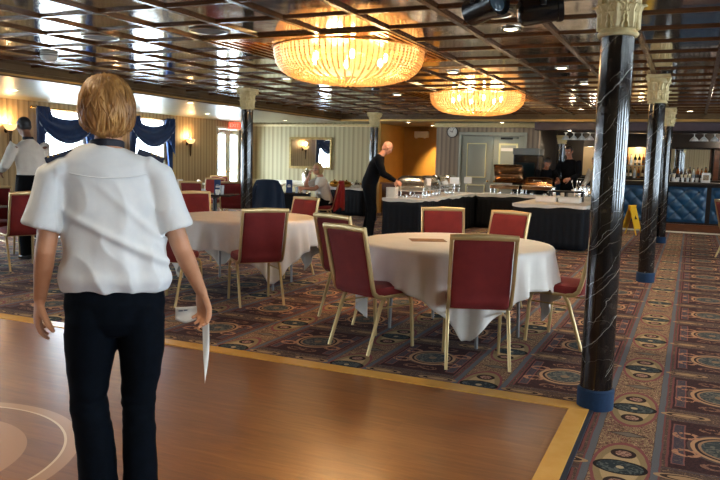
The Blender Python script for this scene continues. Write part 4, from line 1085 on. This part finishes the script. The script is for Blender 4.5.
# ================================================================ people
skin_m=mottled('skin',hexc('c08a68'),hexc('b27c5c'),14,.5)
def skinc(a,b): return mottled('skin_tone',hexc(a),hexc(b),14,.5)
V=Vector
def limb(m,pts,n=16,side=(1,0,0)):
    m.loft([(p[0],p[1],p[2] if len(p)>2 else p[1]) for p in pts],n,side)
def hand(m,wrist,d,nrm,sgn,curl=.35,size=1.0,thumb_in=.4,curls=None):
    """palm + five bent fingers; d = direction of the hand, nrm = palm-side normal, sgn = +1 if the thumb lies towards d x nrm"""
    d=V(d).normalized(); nrm=V(nrm); nrm=(nrm-d*nrm.dot(d)).normalized(); t=d.cross(nrm)*sgn; W=V(wrist); k=size
    m.loft([(W-d*.02,.024*k,.018*k),(W+d*.01*k,.027*k,.018*k),(W+d*.04*k,.038*k,.017*k),(W+d*.075*k,.041*k,.015*k),(W+d*.092*k,.037*k,.011*k)],12,t)
    for i,(o,L) in enumerate([(.030,.070),(.0105,.079),(-.0095,.073),(-.0285,.057)]):
        p=W+d*(.078-.004*abs(i-1))*k+t*o*k; cu=(curls[i] if curls else curl); sp=t*(o*1.1)
        dr=(d+sp).normalized(); pts=[(p,.0095*k,.0092*k)]; ang=0
        for j,f in enumerate((.43,.32,.25)):
            ang+=cu*(.8 if j==0 else 1.1); q=(dr*math.cos(ang)+nrm*math.sin(ang)); p=p+q*L*f*k; r=(.0088,.008,.0062)[j]*k; pts.append((p,r,r))
        pts.append((p+q*.003*k,.003*k,.003*k)); m.loft(pts,8,t)
    p=W+d*.022*k+t*.026*k+nrm*.006*k; q=(d*.62+t*.62+nrm*.35).normalized(); pts=[(p-q*.012*k,.014*k,.012*k)]
    for L,r,bend in ((.038,.0125,0),(.032,.0105,thumb_in),(.024,.0082,thumb_in)):
        q=(q+(-t*.5+nrm*.45)*bend).normalized(); p=p+q*L*k; pts.append((p,r*k,r*k))
    pts.append((p+q*.004*k,.003*k,.003*k)); m.loft(pts,8,nrm)
def headgeo(m,c,M,s=1.0,neck_to=None):
    "c = head centre (mid skull); face towards local +Y of M"
    def P(x,y,z): return V(c)+M@V((x*s,y*s,z*s))
    R4=M.to_4x4()
    def el(x,y,z,a,b,cc,n=18): m.ell(P(x,y,z),a*s,b*s,cc*s,n,R4)
    el(0,-.012,.028,.076,.094,.088,24); el(0,.020,-.03,.062,.070,.082,20); el(0,.052,-.078,.034,.032,.026)
    el(0,-.03,-.02,.064,.065,.07)
    el(0,.086,-.015,.011,.016,.026,12); el(0,.097,-.028,.016,.013,.011,12)          # nose
    el(0,.079,-.055,.024,.012,.0065,12); el(0,.077,-.064,.020,.012,.007,12)          # lips
    for q in (-1,1):
        el(q*.032,.066,.022,.026,.014,.009,12); el(q*.048,.045,-.022,.02,.025,.022,12)  # brow, cheek
        el(q*.078,-.006,-.008,.009,.020,.031,12); el(q*.083,-.012,.006,.009,.017,.016,12)
    return P
def eyes(t,c,M,s=1.0,iris='4a3a2a'):
    P=lambda x,y,z: V(c)+M@V((x*s,y*s,z*s))
    for q in (-1,1):
        e=MB().ell(P(q*.031,.070,.004),.0125*s,.0125*s,.0095*s,12,M.to_4x4()).build('eye',new('eye_white',(.8,.78,.75),.2),t)
        MB().ell(P(q*.031,.0805,.004),.0055*s,.003*s,.0055*s,10,M.to_4x4()).build('iris',new('iris',hexc(iris),.2),e)
        MB().tube([P(q*.015,.084,.024),P(q*.032,.086,.030),P(q*.048,.074,.026)],.0032*s,6).build('eyebrow',new('brow',hexc('5b4028'),.8),t)
def folds(scale,amp,vs=(1,1,.45),seed=0):
    def f(co,n):
        q=V((co.x*vs[0],co.y*vs[1],co.z*vs[2]))*scale+V((seed,seed*2,0))
        a=1-abs(noise.noise(q))*2.4; b=noise.noise(q*2.7)
        return n*amp*(a*.8+b*.35)
    return f
# -------------------------------------------------------- the woman in the foreground
def woman():
    loc=(-2.06,2.2,0); rz=R(43.1)
    t=thing('person','person seen from behind in a white short-sleeved shirt and dark trousers, holding a folded paper','person',loc,rz)
    sk=skinc('c29070','b88463')
    Hc=V((-.026,.03,1.622)); Mh=Matrix.Rotation(R(8),3,'Z')@Matrix.Rotation(R(-6),3,'X')
    sh={-1:V((-.205,.0,1.388)),1:V((.150,.0,1.398))}
    el={-1:V((-.252,-.015,1.075)),1:V((.258,-.01,1.075))}
    wr={-1:V((-.286,.10,.862)),1:V((.352,.11,.868))}
    b=MB()
    headgeo(b,Hc,Mh,1.0)
    limb(b,[(V((-.015,.0,1.40)),.075,.065),(V((-.018,.0,1.475)),.054,.056),(V((-.019,.012,1.54)),.05,.055),(V((-.02,.02,1.60)),.05,.058)],18)
    limb(b,[(V((.0,0,.86)),.155,.10),(V((.0,0,1.05)),.135,.09),(V((0,0,1.25)),.150,.09),(V((-.005,0,1.36)),.14,.07),(V((-.012,0,1.42)),.08,.05)],20)
    for s in (-1,1):
        m_=sh[s].lerp(el[s],.5)
        limb(b,[(sh[s]+V((-s*.03,0,-.015)),.042,.045),(sh[s]+V((0,0,-.04)),.046,.05),(m_,.043,.048),(el[s],.038,.041),(el[s].lerp(wr[s],.25),.038,.042),(el[s].lerp(wr[s],.6),.031,.033),(wr[s],.024,.020)],16)
        for hx in (s*.09,):
            limb(b,[(V((hx,0,.88)),.08,.09),(V((s*.095,0,.65)),.062,.07),(V((s*.096,.0,.45)),.046,.052),(V((s*.086,-.012,.3)),.045,.05),(V((s*.082,0,.08)),.03,.035)],14)
    # left hand hangs loosely curled, palm to the thigh; right hand pinches the paper
    hand(b,wr[-1],(-.12,.18,-1),(1,.1,0),1,.34,1.14,.25)
    hand(b,wr[1],(.16,.30,-.9),(-.75,-.55,-.3),-1,.5,1.12,.5,[.55,.5,.52,.55])
    o=b.build('body',sk,t); bake(o,.0048,3,.5)
    eyes(t,Hc,Mh)
    # shirt ------------------------------------------------------------
    m=MB()
    m.loft([(V((.003,.0,.918)),.200,.122),(V((.003,.0,.96)),.206,.130),(V((.0,-.004,1.03)),.196,.128),(V((-.005,-.006,1.12)),.186,.12),(V((-.012,-.004,1.24)),.180,.116),(V((-.018,0,1.33)),.180,.108),(V((-.026,0,1.39)),.195,.095),(V((-.028,.002,1.420)),.190,.084),(V((-.028,.004,1.446)),.150,.074),(V((-.026,.006,1.466)),.105,.067),(V((-.024,.006,1.481)),.066,.060)],36)
    for s in (-1,1):
        hem=V((-.265,-.012,1.165)) if s<0 else V((.232,-.01,1.155)); S=sh[s]
        out=V((s,0,0))
        m.loft([(S+V((-s*.09,0,.005)),.05,.056),(S+V((-s*.03,0,.0)),.060,.068),(S+V((s*.018,0,-.032)),.062,.073),(S.lerp(hem,.5)+V((s*.004,0,0)),.066,.078),(S.lerp(hem,.85),.071,.085),(hem,.074,.088)],24,(1,0,-.0))
    def disp(co,n):
        q=V((co.x*1.0+co.z*.55,co.y,co.z*.5-co.x*.35))*8.5
        a=noise.noise(q+V((3,1,2))); r_=(1-abs(a)*2.2); b_=noise.noise(V((co.x*16,co.y*16,co.z*6)))
        low=max(0,min(1,(1.36-co.z)/.25)); amp=.006+.012*low
        if abs(co.x)>.21: amp*=.55
        # two long drag folds from right shoulder blade down to the left hem, as the cloth hangs
        l1=co.z-(1.30-.9*(co.x+.02)); l2=co.z-(1.12-.55*(co.x-.02))
        g=.015*math.exp(-(l1/.022)**2)+.015*math.exp(-(l2/.018)**2) if co.y<0 and abs(co.x)<.19 else 0
        # blouson sag above the hem
        sag=.010*math.exp(-((co.z-.965-.03*noise.noise(V((co.x*9,0,1))))/.03)**2)
        return n*(amp*(r_*.7+b_*.4)*.8+g*low+sag)
    o=m.build('shirt',shirt_m,t); bake(o,.0058,14,.6,disp)
    # yoke seam and sleeve hems
    MB().loft([(V((-.018+.176*math.sin(a),-.004-.112*math.cos(a)*.98,1.372-.012*math.cos(a*2))),.0016,.0025) for a in [R(-80+8*i) for i in range(21)]],6,(0,0,1)).build('yoke_seam',shirt_m,t)
    MB().lathe([(.056,-.010),(.058,-.008),(.058,.008),(.055,.011),(.051,.009),(.051,-.008)],32,c=(-.024,.006,1.486),cap=False,M=Matrix.Rotation(R(-8),4,'X')@Matrix.Diagonal((1.12,1.12,1.3,1))).build('collar',new('navy_collar',hexc('171b2b'),.7),t)
    gold=new('gold_braid',hexc('c9a865'),.5)
    for s in (-1,1):
        c0=sh[s]+V((-s*.060,-.006,.066)); c1=sh[s]+V((s*.026,-.006,.036))
        dr=(c1-c0).normalized(); side=V((0,1,0)); up=dr.cross(side)*(-s)
        if up.z<0: up=-up
        def slab(m,a,b,w,h0,h1):
            vs=[]
            for f in (a,b):
                p=c0.lerp(c1,f)
                for y in (-w,w):
                    for h in (h0,h1): vs.append(p+side*y+up*h)
            m.add(vs,[(0,1,3,2),(4,6,7,5),(0,4,5,1),(2,3,7,6),(0,2,6,4),(1,5,7,3)])
        e=MB(); slab(e,0,1.15,.030,-.012,.012); ep=e.build('epaulette',new('navy_epaulette',hexc('1b2136'),.7),t,smooth=False,bevel=.004)
        st=MB()
        for f in (.55,.75,.95): slab(st,f,f+.08,.0305,.006,.0135)
        st.build('braid_stripe',gold,ep,smooth=False)
    # trousers ---------------------------------------------------------
    m=MB()
    m.loft([(V((.0,0,.985)),.165,.105),(V((.0,-.005,.92)),.186,.118),(V((.0,-.012,.86)),.193,.130),(V((.0,-.012,.80)),.186,.124),(V((0,-.008,.755)),.14,.10),(V((0,-.008,.735)),.05,.06)],32)
    L=[(.86,-.088,.088,.118,-.01),(.80,-.092,.098,.120,-.01),(.678,-.098,.096,.108,-.006),(.57,-.103,.080,.092,-.004),(.47,-.107,.071,.080,.0),(.38,-.092,.073,.080,-.01),(.25,-.078,.073,.083,-.012),(.13,-.072,.075,.088,-.01),(.03,-.070,.078,.094,-.005)]
    Rr_=[(.86,.088,.088,.118,-.01),(.80,.095,.096,.120,-.01),(.66,.100,.088,.105,-.006),(.55,.094,.074,.090,-.004),(.45,.085,.066,.078,.0),(.36,.087,.065,.077,-.01),(.24,.089,.066,.08,-.012),(.12,.091,.068,.086,-.01),(.03,.092,.070,.092,-.005)]
    for T in (L,Rr_): m.loft([(V((x,y,z)),rx,ry) for z,x,rx,ry,y in T],26)
    def dt(co,n):
        q=V((co.x*7,co.y*7,co.z*9)); a=1-abs(noise.noise(q+V((5,5,5))))*2.2
        k=1 if co.z<.75 else .4
        kn=math.exp(-((co.z-.44)/.09)**2)+.5*math.exp(-((co.z-.1)/.06)**2)
        return n*(.003*a*k+.006*kn*noise.noise(V((co.x*14,co.y*14,co.z*34))))
    o=m.build('trousers',navy_m,t); bake(o,.0065,4,.6,dt)
    MB().lathe([(.150,-.014),(.153,-.012),(.153,.012),(.150,.014)],40,c=(0,-.004,.975),cap=False,M=Matrix.Diagonal((1.11,.70,1,1))).build('belt',M_['black'],t)
    for s in (-1,1):
        m=MB(); x=-.072 if s<0 else .092
        m.loft([(V((x,-.075,.045)),.030,.035),(V((x,-.02,.05)),.036,.045),(V((x+s*.006,.07,.04)),.045,.038),(V((x+s*.01,.15,.028)),.040,.026),(V((x+s*.01,.19,.022)),.018,.014)],16)
        o=m.build('shoe',M_['black'],t); bake(o,.006,3)
    # hair ----------------------------------------------------------------
    m=MB(); R4=Mh.to_4x4(); P=lambda x,y,z: Hc+Mh@V((x,y,z))
    m.ell(P(0,-.022,.035),.100,.112,.098,26,R4); m.ell(P(.0,-.050,-.01),.100,.088,.090,26,R4); m.ell(P(0,-.055,-.062),.078,.062,.058,22,R4)
    for q in (-1,1): m.ell(P(q*.074,-.012,-.022),.030,.062,.062,16,R4)
    m.ell(P(0,.055,.082),.07,.045,.03,16,R4)
    def dh(co,n):
        l=Mh.inverted()@(co-Hc); a=math.atan2(l.x,-l.y-.02)
        g=math.sin(a*34+3*noise.noise(V((a*3,l.z*9,0))))+.7*math.sin(a*61+l.z*20)
        return n*(.0028*g+.006*noise.noise(V((a*4,l.z*14,1))))
    o=m.build('hair',hair_m,t); bake(o,.0055,3,.5,dh)
    rr=random.Random(11); lk=MB()
    for i in range(250):
        a=rr.uniform(-PI*.86,PI*.86); z0=rr.uniform(-.01,.115); ln=rr.uniform(.06,.14)
        pts=[]; sw=rr.uniform(-.35,.35); n=7; fl=rr.uniform(-.004,.014)
        for k in range(n):
            f=k/(n-1); z=z0-ln*f; z=max(z,-.112+.03*abs(math.sin(a)))
            q=max(-1,min(1,(z-.0)/.135)); ex=math.sqrt(max(.02,1-q*q)) if z>0 else (1-.30*(z/-.10)**2)
            rx,ry=.099*ex,.108*ex; aa=a+sw*f*f
            o_=.0045*math.sin(f*PI)+fl*f*f
            pts.append((P((rx+o_)*math.sin(aa),-.028-(ry+o_)*math.cos(aa),z+.002),.0058*math.sin(PI*(.12+.8*f))+.0008,.0026))
        lk.loft(pts,6,tuple(Mh@V((math.cos(a),math.sin(a),0))))
    lk.build('hair_locks',hair_m,t)
    # the folded paper she holds
    pm=new('white_paper',hexc('dcdcd6'),.7)
    p=MB(); hx,hy,hz=.366,.168,.786
    def strip(u,v):
        w=.030*(1-.2*v)*(1-max(0,(v-.55)/.45)**1.6*.97); return (hx+.006+(u-.5)*w+.006*math.sin(v*3),hy+.006*math.cos((u-.5)*3+v*5),hz-.345*v+.01)
    p.grid(7,24,strip)
    def flap(u,v):
        return (hx+.006-.125*u,hy-.004-.012*math.sin(u*4),hz+.020-.010*u-.068*v*(1-.12*u)+.008*math.sin(u*7)*v)
    p.grid(14,7,flap)
    o=p.build('folded_paper',pm,None,solid=.0018); o.location=loc; o.rotation_euler=(0,0,rz)
    tag(o,'crumpled white folded paper hanging from the foreground woman\'s right hand','paper')
    e=MB().box(hx-.108,hx-.09,hy-.016,hy-.0135,hz-.004,hz+.0).box(hx-.085,hx-.07,hy-.016,hy-.0135,hz-.002,hz+.002).build('print',new('print_ink',hexc('3c4a6a'),.6),o,smooth=False)
shirt_m=mottled('white_shirt_cloth',hexc('d3d9de'),hexc('cbd3da'),20,.75,.1,sheen=.1)
navy_m=mottled('dark_navy_trousers',hexc('040910'),hexc('060d17'),30,.9,.15,spec=.08)
def hairmat(cols):
    m=new('hair',hexc(cols[0]),.42,spec=.35); nt,b=nt_of(m); v=coord(nt); x,y,z=xyz(nt,v)
    f=noi(nt,v,34,3,.6,.6,(1,1,.16)); g=noi(nt,v,9,3,.6,0,(1,1,.5))
    setc(nt,b,ramp(nt,(f*.55+g*.6-.08),[(.32,hexc(cols[0])),(.48,hexc(cols[1])),(.68,hexc(cols[2]))])); return m
hair_m=hairmat(('5f4026','9a6e3c','cfa162'))
woman()
# -------------------------------------------------------- generic clothed figure for the people farther off
def figure(label,loc,rz,J,top,bottom,hair,skin,hairkind='short',voxel=.011,collar=None,sleeve=1.0,apron=None,scale=1.0,glasses=False,shoes=True,legs=True):
    t=thing('person',label,'person',loc,rz); t.scale=(scale,)*3
    b=MB(); Hc=V(J['head']); Mh=J.get('hrot',Matrix.Identity(3)); nk=V(J['neck']); ch=V(J['chest']); pv=V(J['pelvis'])
    headgeo(b,Hc,Mh,1.0)
    limb(b,[(nk+(ch-nk)*.2,.07,.06),(nk,.056,.056),(nk.lerp(Hc,.45),.05,.054),(Hc+V((0,-.01,-.03)),.05,.055)],14)
    up=(nk-pv)
    limb(b,[(pv,.15,.11),(pv.lerp(ch,.45),.135,.10),(ch,.165,.11),(ch.lerp(nk,.55),.15,.09),(nk,.08,.06)],18)
    for s,k in ((-1,'L'),(1,'R')):
        S,El,Wr=V(J['sh'+k]),V(J['el'+k]),V(J['wr'+k])
        limb(b,[(S,.052,.052),(S.lerp(El,.5),.046,.048),(El,.040,.041),(El.lerp(Wr,.3),.040,.041),(Wr,.026,.022)],12)
        d=J.get('hd'+k,tuple(Wr-El)); hand(b,Wr,d,J.get('hn'+k,(-s,0,-.3)),(1 if s<0 else -1),.4,1.05)
        if legs:
            Hp,Kn,An=V(J['hip'+k]),V(J['kn'+k]),V(J['an'+k])
            limb(b,[(Hp,.09,.095),(Hp.lerp(Kn,.5),.075,.08),(Kn,.055,.058),(Kn.lerp(An,.35),.052,.058),(An,.034,.038)],12)
    o=b.build('body',skin,t); bake(o,.0075,2,.5); eyes(t,Hc,Mh)
    m=MB()
    limb(m,[(pv+V((0,0,-.03)),.185,.14),(pv.lerp(ch,.2),.178,.14),(pv.lerp(ch,.5),.172,.135),(ch,.19,.135),(ch.lerp(nk,.5),.168,.11),(ch.lerp(nk,.8),.12,.085),(nk,.072,.07)],24)
    for k in 'LR':
        S,El,Wr=V(J['sh'+k]),V(J['el'+k]),V(J['wr'+k])
        pts=[(S.lerp(ch,.35),.07,.07),(S,.075,.075),(S.lerp(El,.5),.066,.066),(El if sleeve>.6 else S.lerp(El,.72),.06,.06)]
        if sleeve>=1: pts+=[(El.lerp(Wr,.5),.05,.05),(El.lerp(Wr,.93),.04,.036)]
        m.loft(pts,16)
    o=m.build('shirt' if top is not blackcloth else 'jacket',top,t); bake(o,voxel,4,.6,folds(7,.007))
    if legs:
        m=MB()
        for k in 'LR':
            Hp,Kn,An=V(J['hip'+k]),V(J['kn'+k]),V(J['an'+k])
            m.loft([(Hp+V((0,0,.06)),.10,.12),(Hp,.105,.125),(Hp.lerp(Kn,.5),.092,.10),(Kn,.075,.082),(Kn.lerp(An,.5),.07,.078),(An+(An-Kn).normalized()*.03,.07,.085)],16)
        m.loft([(pv+V((0,0,.04)),.165,.125),(pv+V((0,0,-.06)),.18,.135)],16)
        o=m.build('trousers',bottom,t); bake(o,voxel,3,.6,folds(8,.004))
        if shoes:
            for k in 'LR':
                An=V(J['an'+k]); m=MB().loft([(An+V((0,-.07,-.045)),.03,.035),(An+V((0,.0,-.04)),.04,.045),(An+V((0,.09,-.055)),.045,.03),(An+V((0,.18,-.065)),.025,.016)],12)
                o=m.build('shoe',M_['black'],t); bake(o,.009,2)
    P=lambda x,y,z: Hc+Mh@V((x,y,z)); R4=Mh.to_4x4()
    if hair:
        m=MB(); m.ell(P(0,-.020,.036),.084,.100,.090,22,R4)
        if hairkind=='short': m.ell(P(0,-.045,-.012),.076,.066,.06,18,R4)
        if hairkind=='bob':
            m.ell(P(0,-.045,-.02),.096,.082,.10,20,R4)
            for q in (-1,1): m.ell(P(q*.08,-.0,-.03),.026,.05,.08,14,R4)
        if hairkind=='bun': m.ell(P(0,-.045,-.012),.078,.07,.06,18,R4); m.ell(P(0,-.12,.04),.04,.04,.04,14,R4)
        # keep the face clear
        o=m.build('hair',hair,t); bake(o,.007,2,.5)
        for v in o.data.vertices:
            l=Mh.inverted()@(v.co-Hc)
            if l.y>.035 and l.z<.075:
                l.y=.035+(l.y-.035)*.1; v.co=Hc+Mh@l
    if collar:
        MB().lathe([(.066,-.018),(.068,.0),(.062,.02),(.056,.018),(.058,-.015)],20,c=tuple(nk+V((0,.004,.02))),cap=False).build('collar',collar,t)
    if apron:
        def fn(u,v):
            a=2*PI*u; z=pv.z+.10-.62*v; return (pv.x+(.192+.05*v)*math.cos(a)*(1+.02*math.sin(a*14)*v),pv.y+(.15+.05*v)*math.sin(a)*(1+.02*math.sin(a*14)*v),z)
        MB().grid(72,10,fn,True).build('apron',apron,t,solid=.004)
    if glasses:
        g=MB()
        for q in (-1,1):
            g.tube([P(q*.034+.022*math.cos(a),.094,.006+.017*math.sin(a)) for a in [i*PI/7 for i in range(15)]],.0022,6); g.tube([P(q*.056,.092,.01),P(q*.08,.03,.01),P(q*.082,-.02,.002)],.002,6)
        g.tube([P(-.012,.096,.01),P(.012,.096,.01)],.002,6); g.build('glasses',M_['black'],t)
    return t
blackcloth=mottled('black_cloth',hexc('08080a'),hexc('0d0d11'),20,.85,.1,spec=.12)
darkpants=mottled('black_trousers',hexc('07080a'),hexc('0a0b0e'),20,.85,.1,spec=.12)
whitecloth=mottled('white_server_shirt',hexc('e2ddd2'),hexc('d6d0c5'),14,.75,.1)
RX=lambda a: Matrix.Rotation(R(a),3,'X'); RZ=lambda a: Matrix.Rotation(R(a),3,'Z')
# bald man bending over the end of the buffet
figure('bald person in black, bending over the left end of the buffet',(-5.47,12.58,0),R(-66),
 dict(head=(.0,.27,1.665),neck=(0,.155,1.525),chest=(0,.07,1.34),pelvis=(0,-.06,.98),hrot=RX(-34),
  shL=(-.19,.10,1.455),shR=(.19,.10,1.455),elL=(-.23,.20,1.19),elR=(.22,.20,1.19),wrL=(-.12,.42,1.07),wrR=(.12,.44,1.06),
  hipL=(-.09,-.05,.93),hipR=(.09,-.05,.93),knL=(-.10,-.02,.5),knR=(.10,.02,.5),anL=(-.11,-.08,.09),anR=(.11,-.03,.09)),
 blackcloth,darkpants,None,skinc('cf9273','c07f60'),sleeve=1.0,scale=1.02)
# server at the left window
figure('server in a white shirt and black apron standing by the left window, seen from behind',(-8.12,7.12,0),R(78),
 dict(head=(-.01,.13,1.70),neck=(0,.045,1.535),chest=(0,.02,1.33),pelvis=(0,-.02,.99),hrot=RX(-18),
  shL=(-.20,.02,1.46),shR=(.20,.02,1.46),elL=(-.27,.12,1.20),elR=(.27,.13,1.20),wrL=(-.20,.36,1.14),wrR=(.18,.38,1.14),
  hipL=(-.09,-.02,.93),hipR=(.09,-.02,.93),knL=(-.1,.0,.5),knR=(.10,.0,.5),anL=(-.11,-.05,.09),anR=(.11,-.02,.09)),
 whitecloth,darkpants,new('black_hair',hexc('1c1a1e'),.5),skinc('8a5f48','78503c'),collar=new('black_collar',hexc('15151a'),.7),apron=blackcloth,scale=1.05)
# seated blonde woman with glasses
figure('blonde person with glasses in a white top, seated with a hand raised to the face',(-6.93,13.36,0),R(132),
 dict(head=(0,.10,1.17),neck=(0,.03,1.02),chest=(0,.0,.84),pelvis=(0,-.08,.54),hrot=RZ(38)@RX(-6),
  shL=(-.175,.02,.955),shR=(.175,.02,.955),elL=(-.24,.20,.80),elR=(.20,.30,.80),wrL=(-.12,.40,.80),wrR=(.10,.24,1.03),hdR=(-.2,-.2,1),hnR=(-.5,-.8,0),
  hipL=(-.09,-.05,.52),hipR=(.09,-.05,.52),knL=(-.11,.36,.52),knR=(.11,.36,.52),anL=(-.11,.36,.09),anR=(.11,.38,.09)),
 whitecloth,darkpants,hairmat(('8a6a42','b8965f','dcc08c')),skinc('c98f72','b87d60'),hairkind='bob',sleeve=.5,glasses=True,scale=1.07)
# cooks behind the buffet
figure('cook in black standing behind the rear buffet, looking down',(-2.58,17.42,0),R(165),
 dict(head=(0,.10,1.66),neck=(0,.03,1.50),chest=(0,.0,1.30),pelvis=(0,-.02,.95),hrot=RX(-22),
  shL=(-.19,.02,1.43),shR=(.19,.02,1.43),elL=(-.25,.10,1.16),elR=(.25,.12,1.16),wrL=(-.14,.32,1.08),wrR=(.12,.34,1.08),
  hipL=(-.09,-.02,.9),hipR=(.09,-.02,.9),knL=(-.1,.0,.5),knR=(.10,.0,.5),anL=(-.11,-.04,.09),anR=(.11,-.02,.09)),
 blackcloth,darkpants,new('dark_brown_hair',hexc('1d1512'),.5),skinc('9c6a52','8c5c46'),scale=1.07)
figure('cook in black with bare arm leaning over the low bronze dish',(-3.14,17.38,0),R(200),
 dict(head=(0,.30,1.50),neck=(0,.20,1.37),chest=(0,.10,1.20),pelvis=(0,-.06,.93),hrot=RX(-45),
  shL=(-.19,.15,1.31),shR=(.19,.15,1.31),elL=(-.27,.26,1.06),elR=(.25,.28,1.06),wrL=(-.16,.48,1.05),wrR=(.12,.50,1.02),
  hipL=(-.09,-.05,.9),hipR=(.09,-.05,.9),knL=(-.1,.0,.5),knR=(.10,.0,.5),anL=(-.11,-.06,.09),anR=(.11,-.03,.09)),
 blackcloth,darkpants,new('dark_brown_hair',hexc('1d1512'),.5),skinc('b0714f','9c6244'),sleeve=.5)
figure('person in a pale shirt behind the buffet, just left of the nearest column',(-1.98,17.72,0),R(150),
 dict(head=(0,.12,1.56),neck=(0,.04,1.42),chest=(0,.0,1.24),pelvis=(0,-.02,.92),hrot=RX(-20),
  shL=(-.19,.02,1.35),shR=(.19,.02,1.35),elL=(-.25,.08,1.1),elR=(.25,.08,1.1),wrL=(-.18,.28,1.0),wrR=(.18,.30,1.0),
  hipL=(-.09,-.02,.88),hipR=(.09,-.02,.88),knL=(-.1,.0,.48),knR=(.10,.0,.48),anL=(-.11,-.04,.09),anR=(.11,-.02,.09)),
 whitecloth,darkpants,new('grey_hair',hexc('5d5148'),.5),skinc('c08a68','b07a5a'))
# ================================================================ camera, light, colour
import mathutils
cam=bpy.data.cameras.new('camera'); cam.lens=36.295; cam.sensor_width=36; cam.sensor_fit='HORIZONTAL'; cam.clip_start=.05; cam.clip_end=200
co=bpy.data.objects.new('camera',cam); COL.objects.link(co)
Xw=V((0.90978555,0.06824802,-0.40942944)); Yw=V((0.41429178,-0.08859854,0.90582152)); Zw=V((0.02554567,-0.99372658,-0.10888027))
rt=V((Xw[0],Yw[0],Zw[0])); dn=V((Xw[1],Yw[1],Zw[1])); fw=V((Xw[2],Yw[2],Zw[2]))
m=Matrix((rt,-dn,-fw)).transposed().to_4x4(); m.translation=V((0,0,1.45)); co.matrix_world=m
SC.camera=co
w=bpy.data.worlds.new('sky'); SC.world=w; w.use_nodes=True; bg=w.node_tree.nodes['Background']; bg.inputs[0].default_value=(.72,.87,1,1); bg.inputs[1].default_value=SKY_W
# daylight arriving through each window (portal = guides the sky light, emits nothing itself)
for c in WC+[17.96]:
    ld=bpy.data.lights.new('window_daylight','AREA'); ld.shape='RECTANGLE'; ld.size=1.2; ld.size_y=1.5; ld.cycles.is_portal=True
    lo=bpy.data.objects.new('window_daylight',ld); COL.objects.link(lo); lo.location=(XL-.2,c,1.5); lo.rotation_euler=(0,R(-90),0); lo['kind']='light'
for c in WR:
    ld=bpy.data.lights.new('window_daylight','AREA'); ld.shape='RECTANGLE'; ld.size=1.2; ld.size_y=1.5; ld.cycles.is_portal=True
    lo=bpy.data.objects.new('window_daylight',ld); COL.objects.link(lo); lo.location=(XR+.2,c,1.5); lo.rotation_euler=(0,R(90),0); lo['kind']='light'
vs=SC.view_settings; SC.display_settings.display_device='sRGB'; vs.view_transform='Standard'; vs.look='None'; vs.gamma=1; vs.exposure=EXPO; vs.use_curve_mapping=False
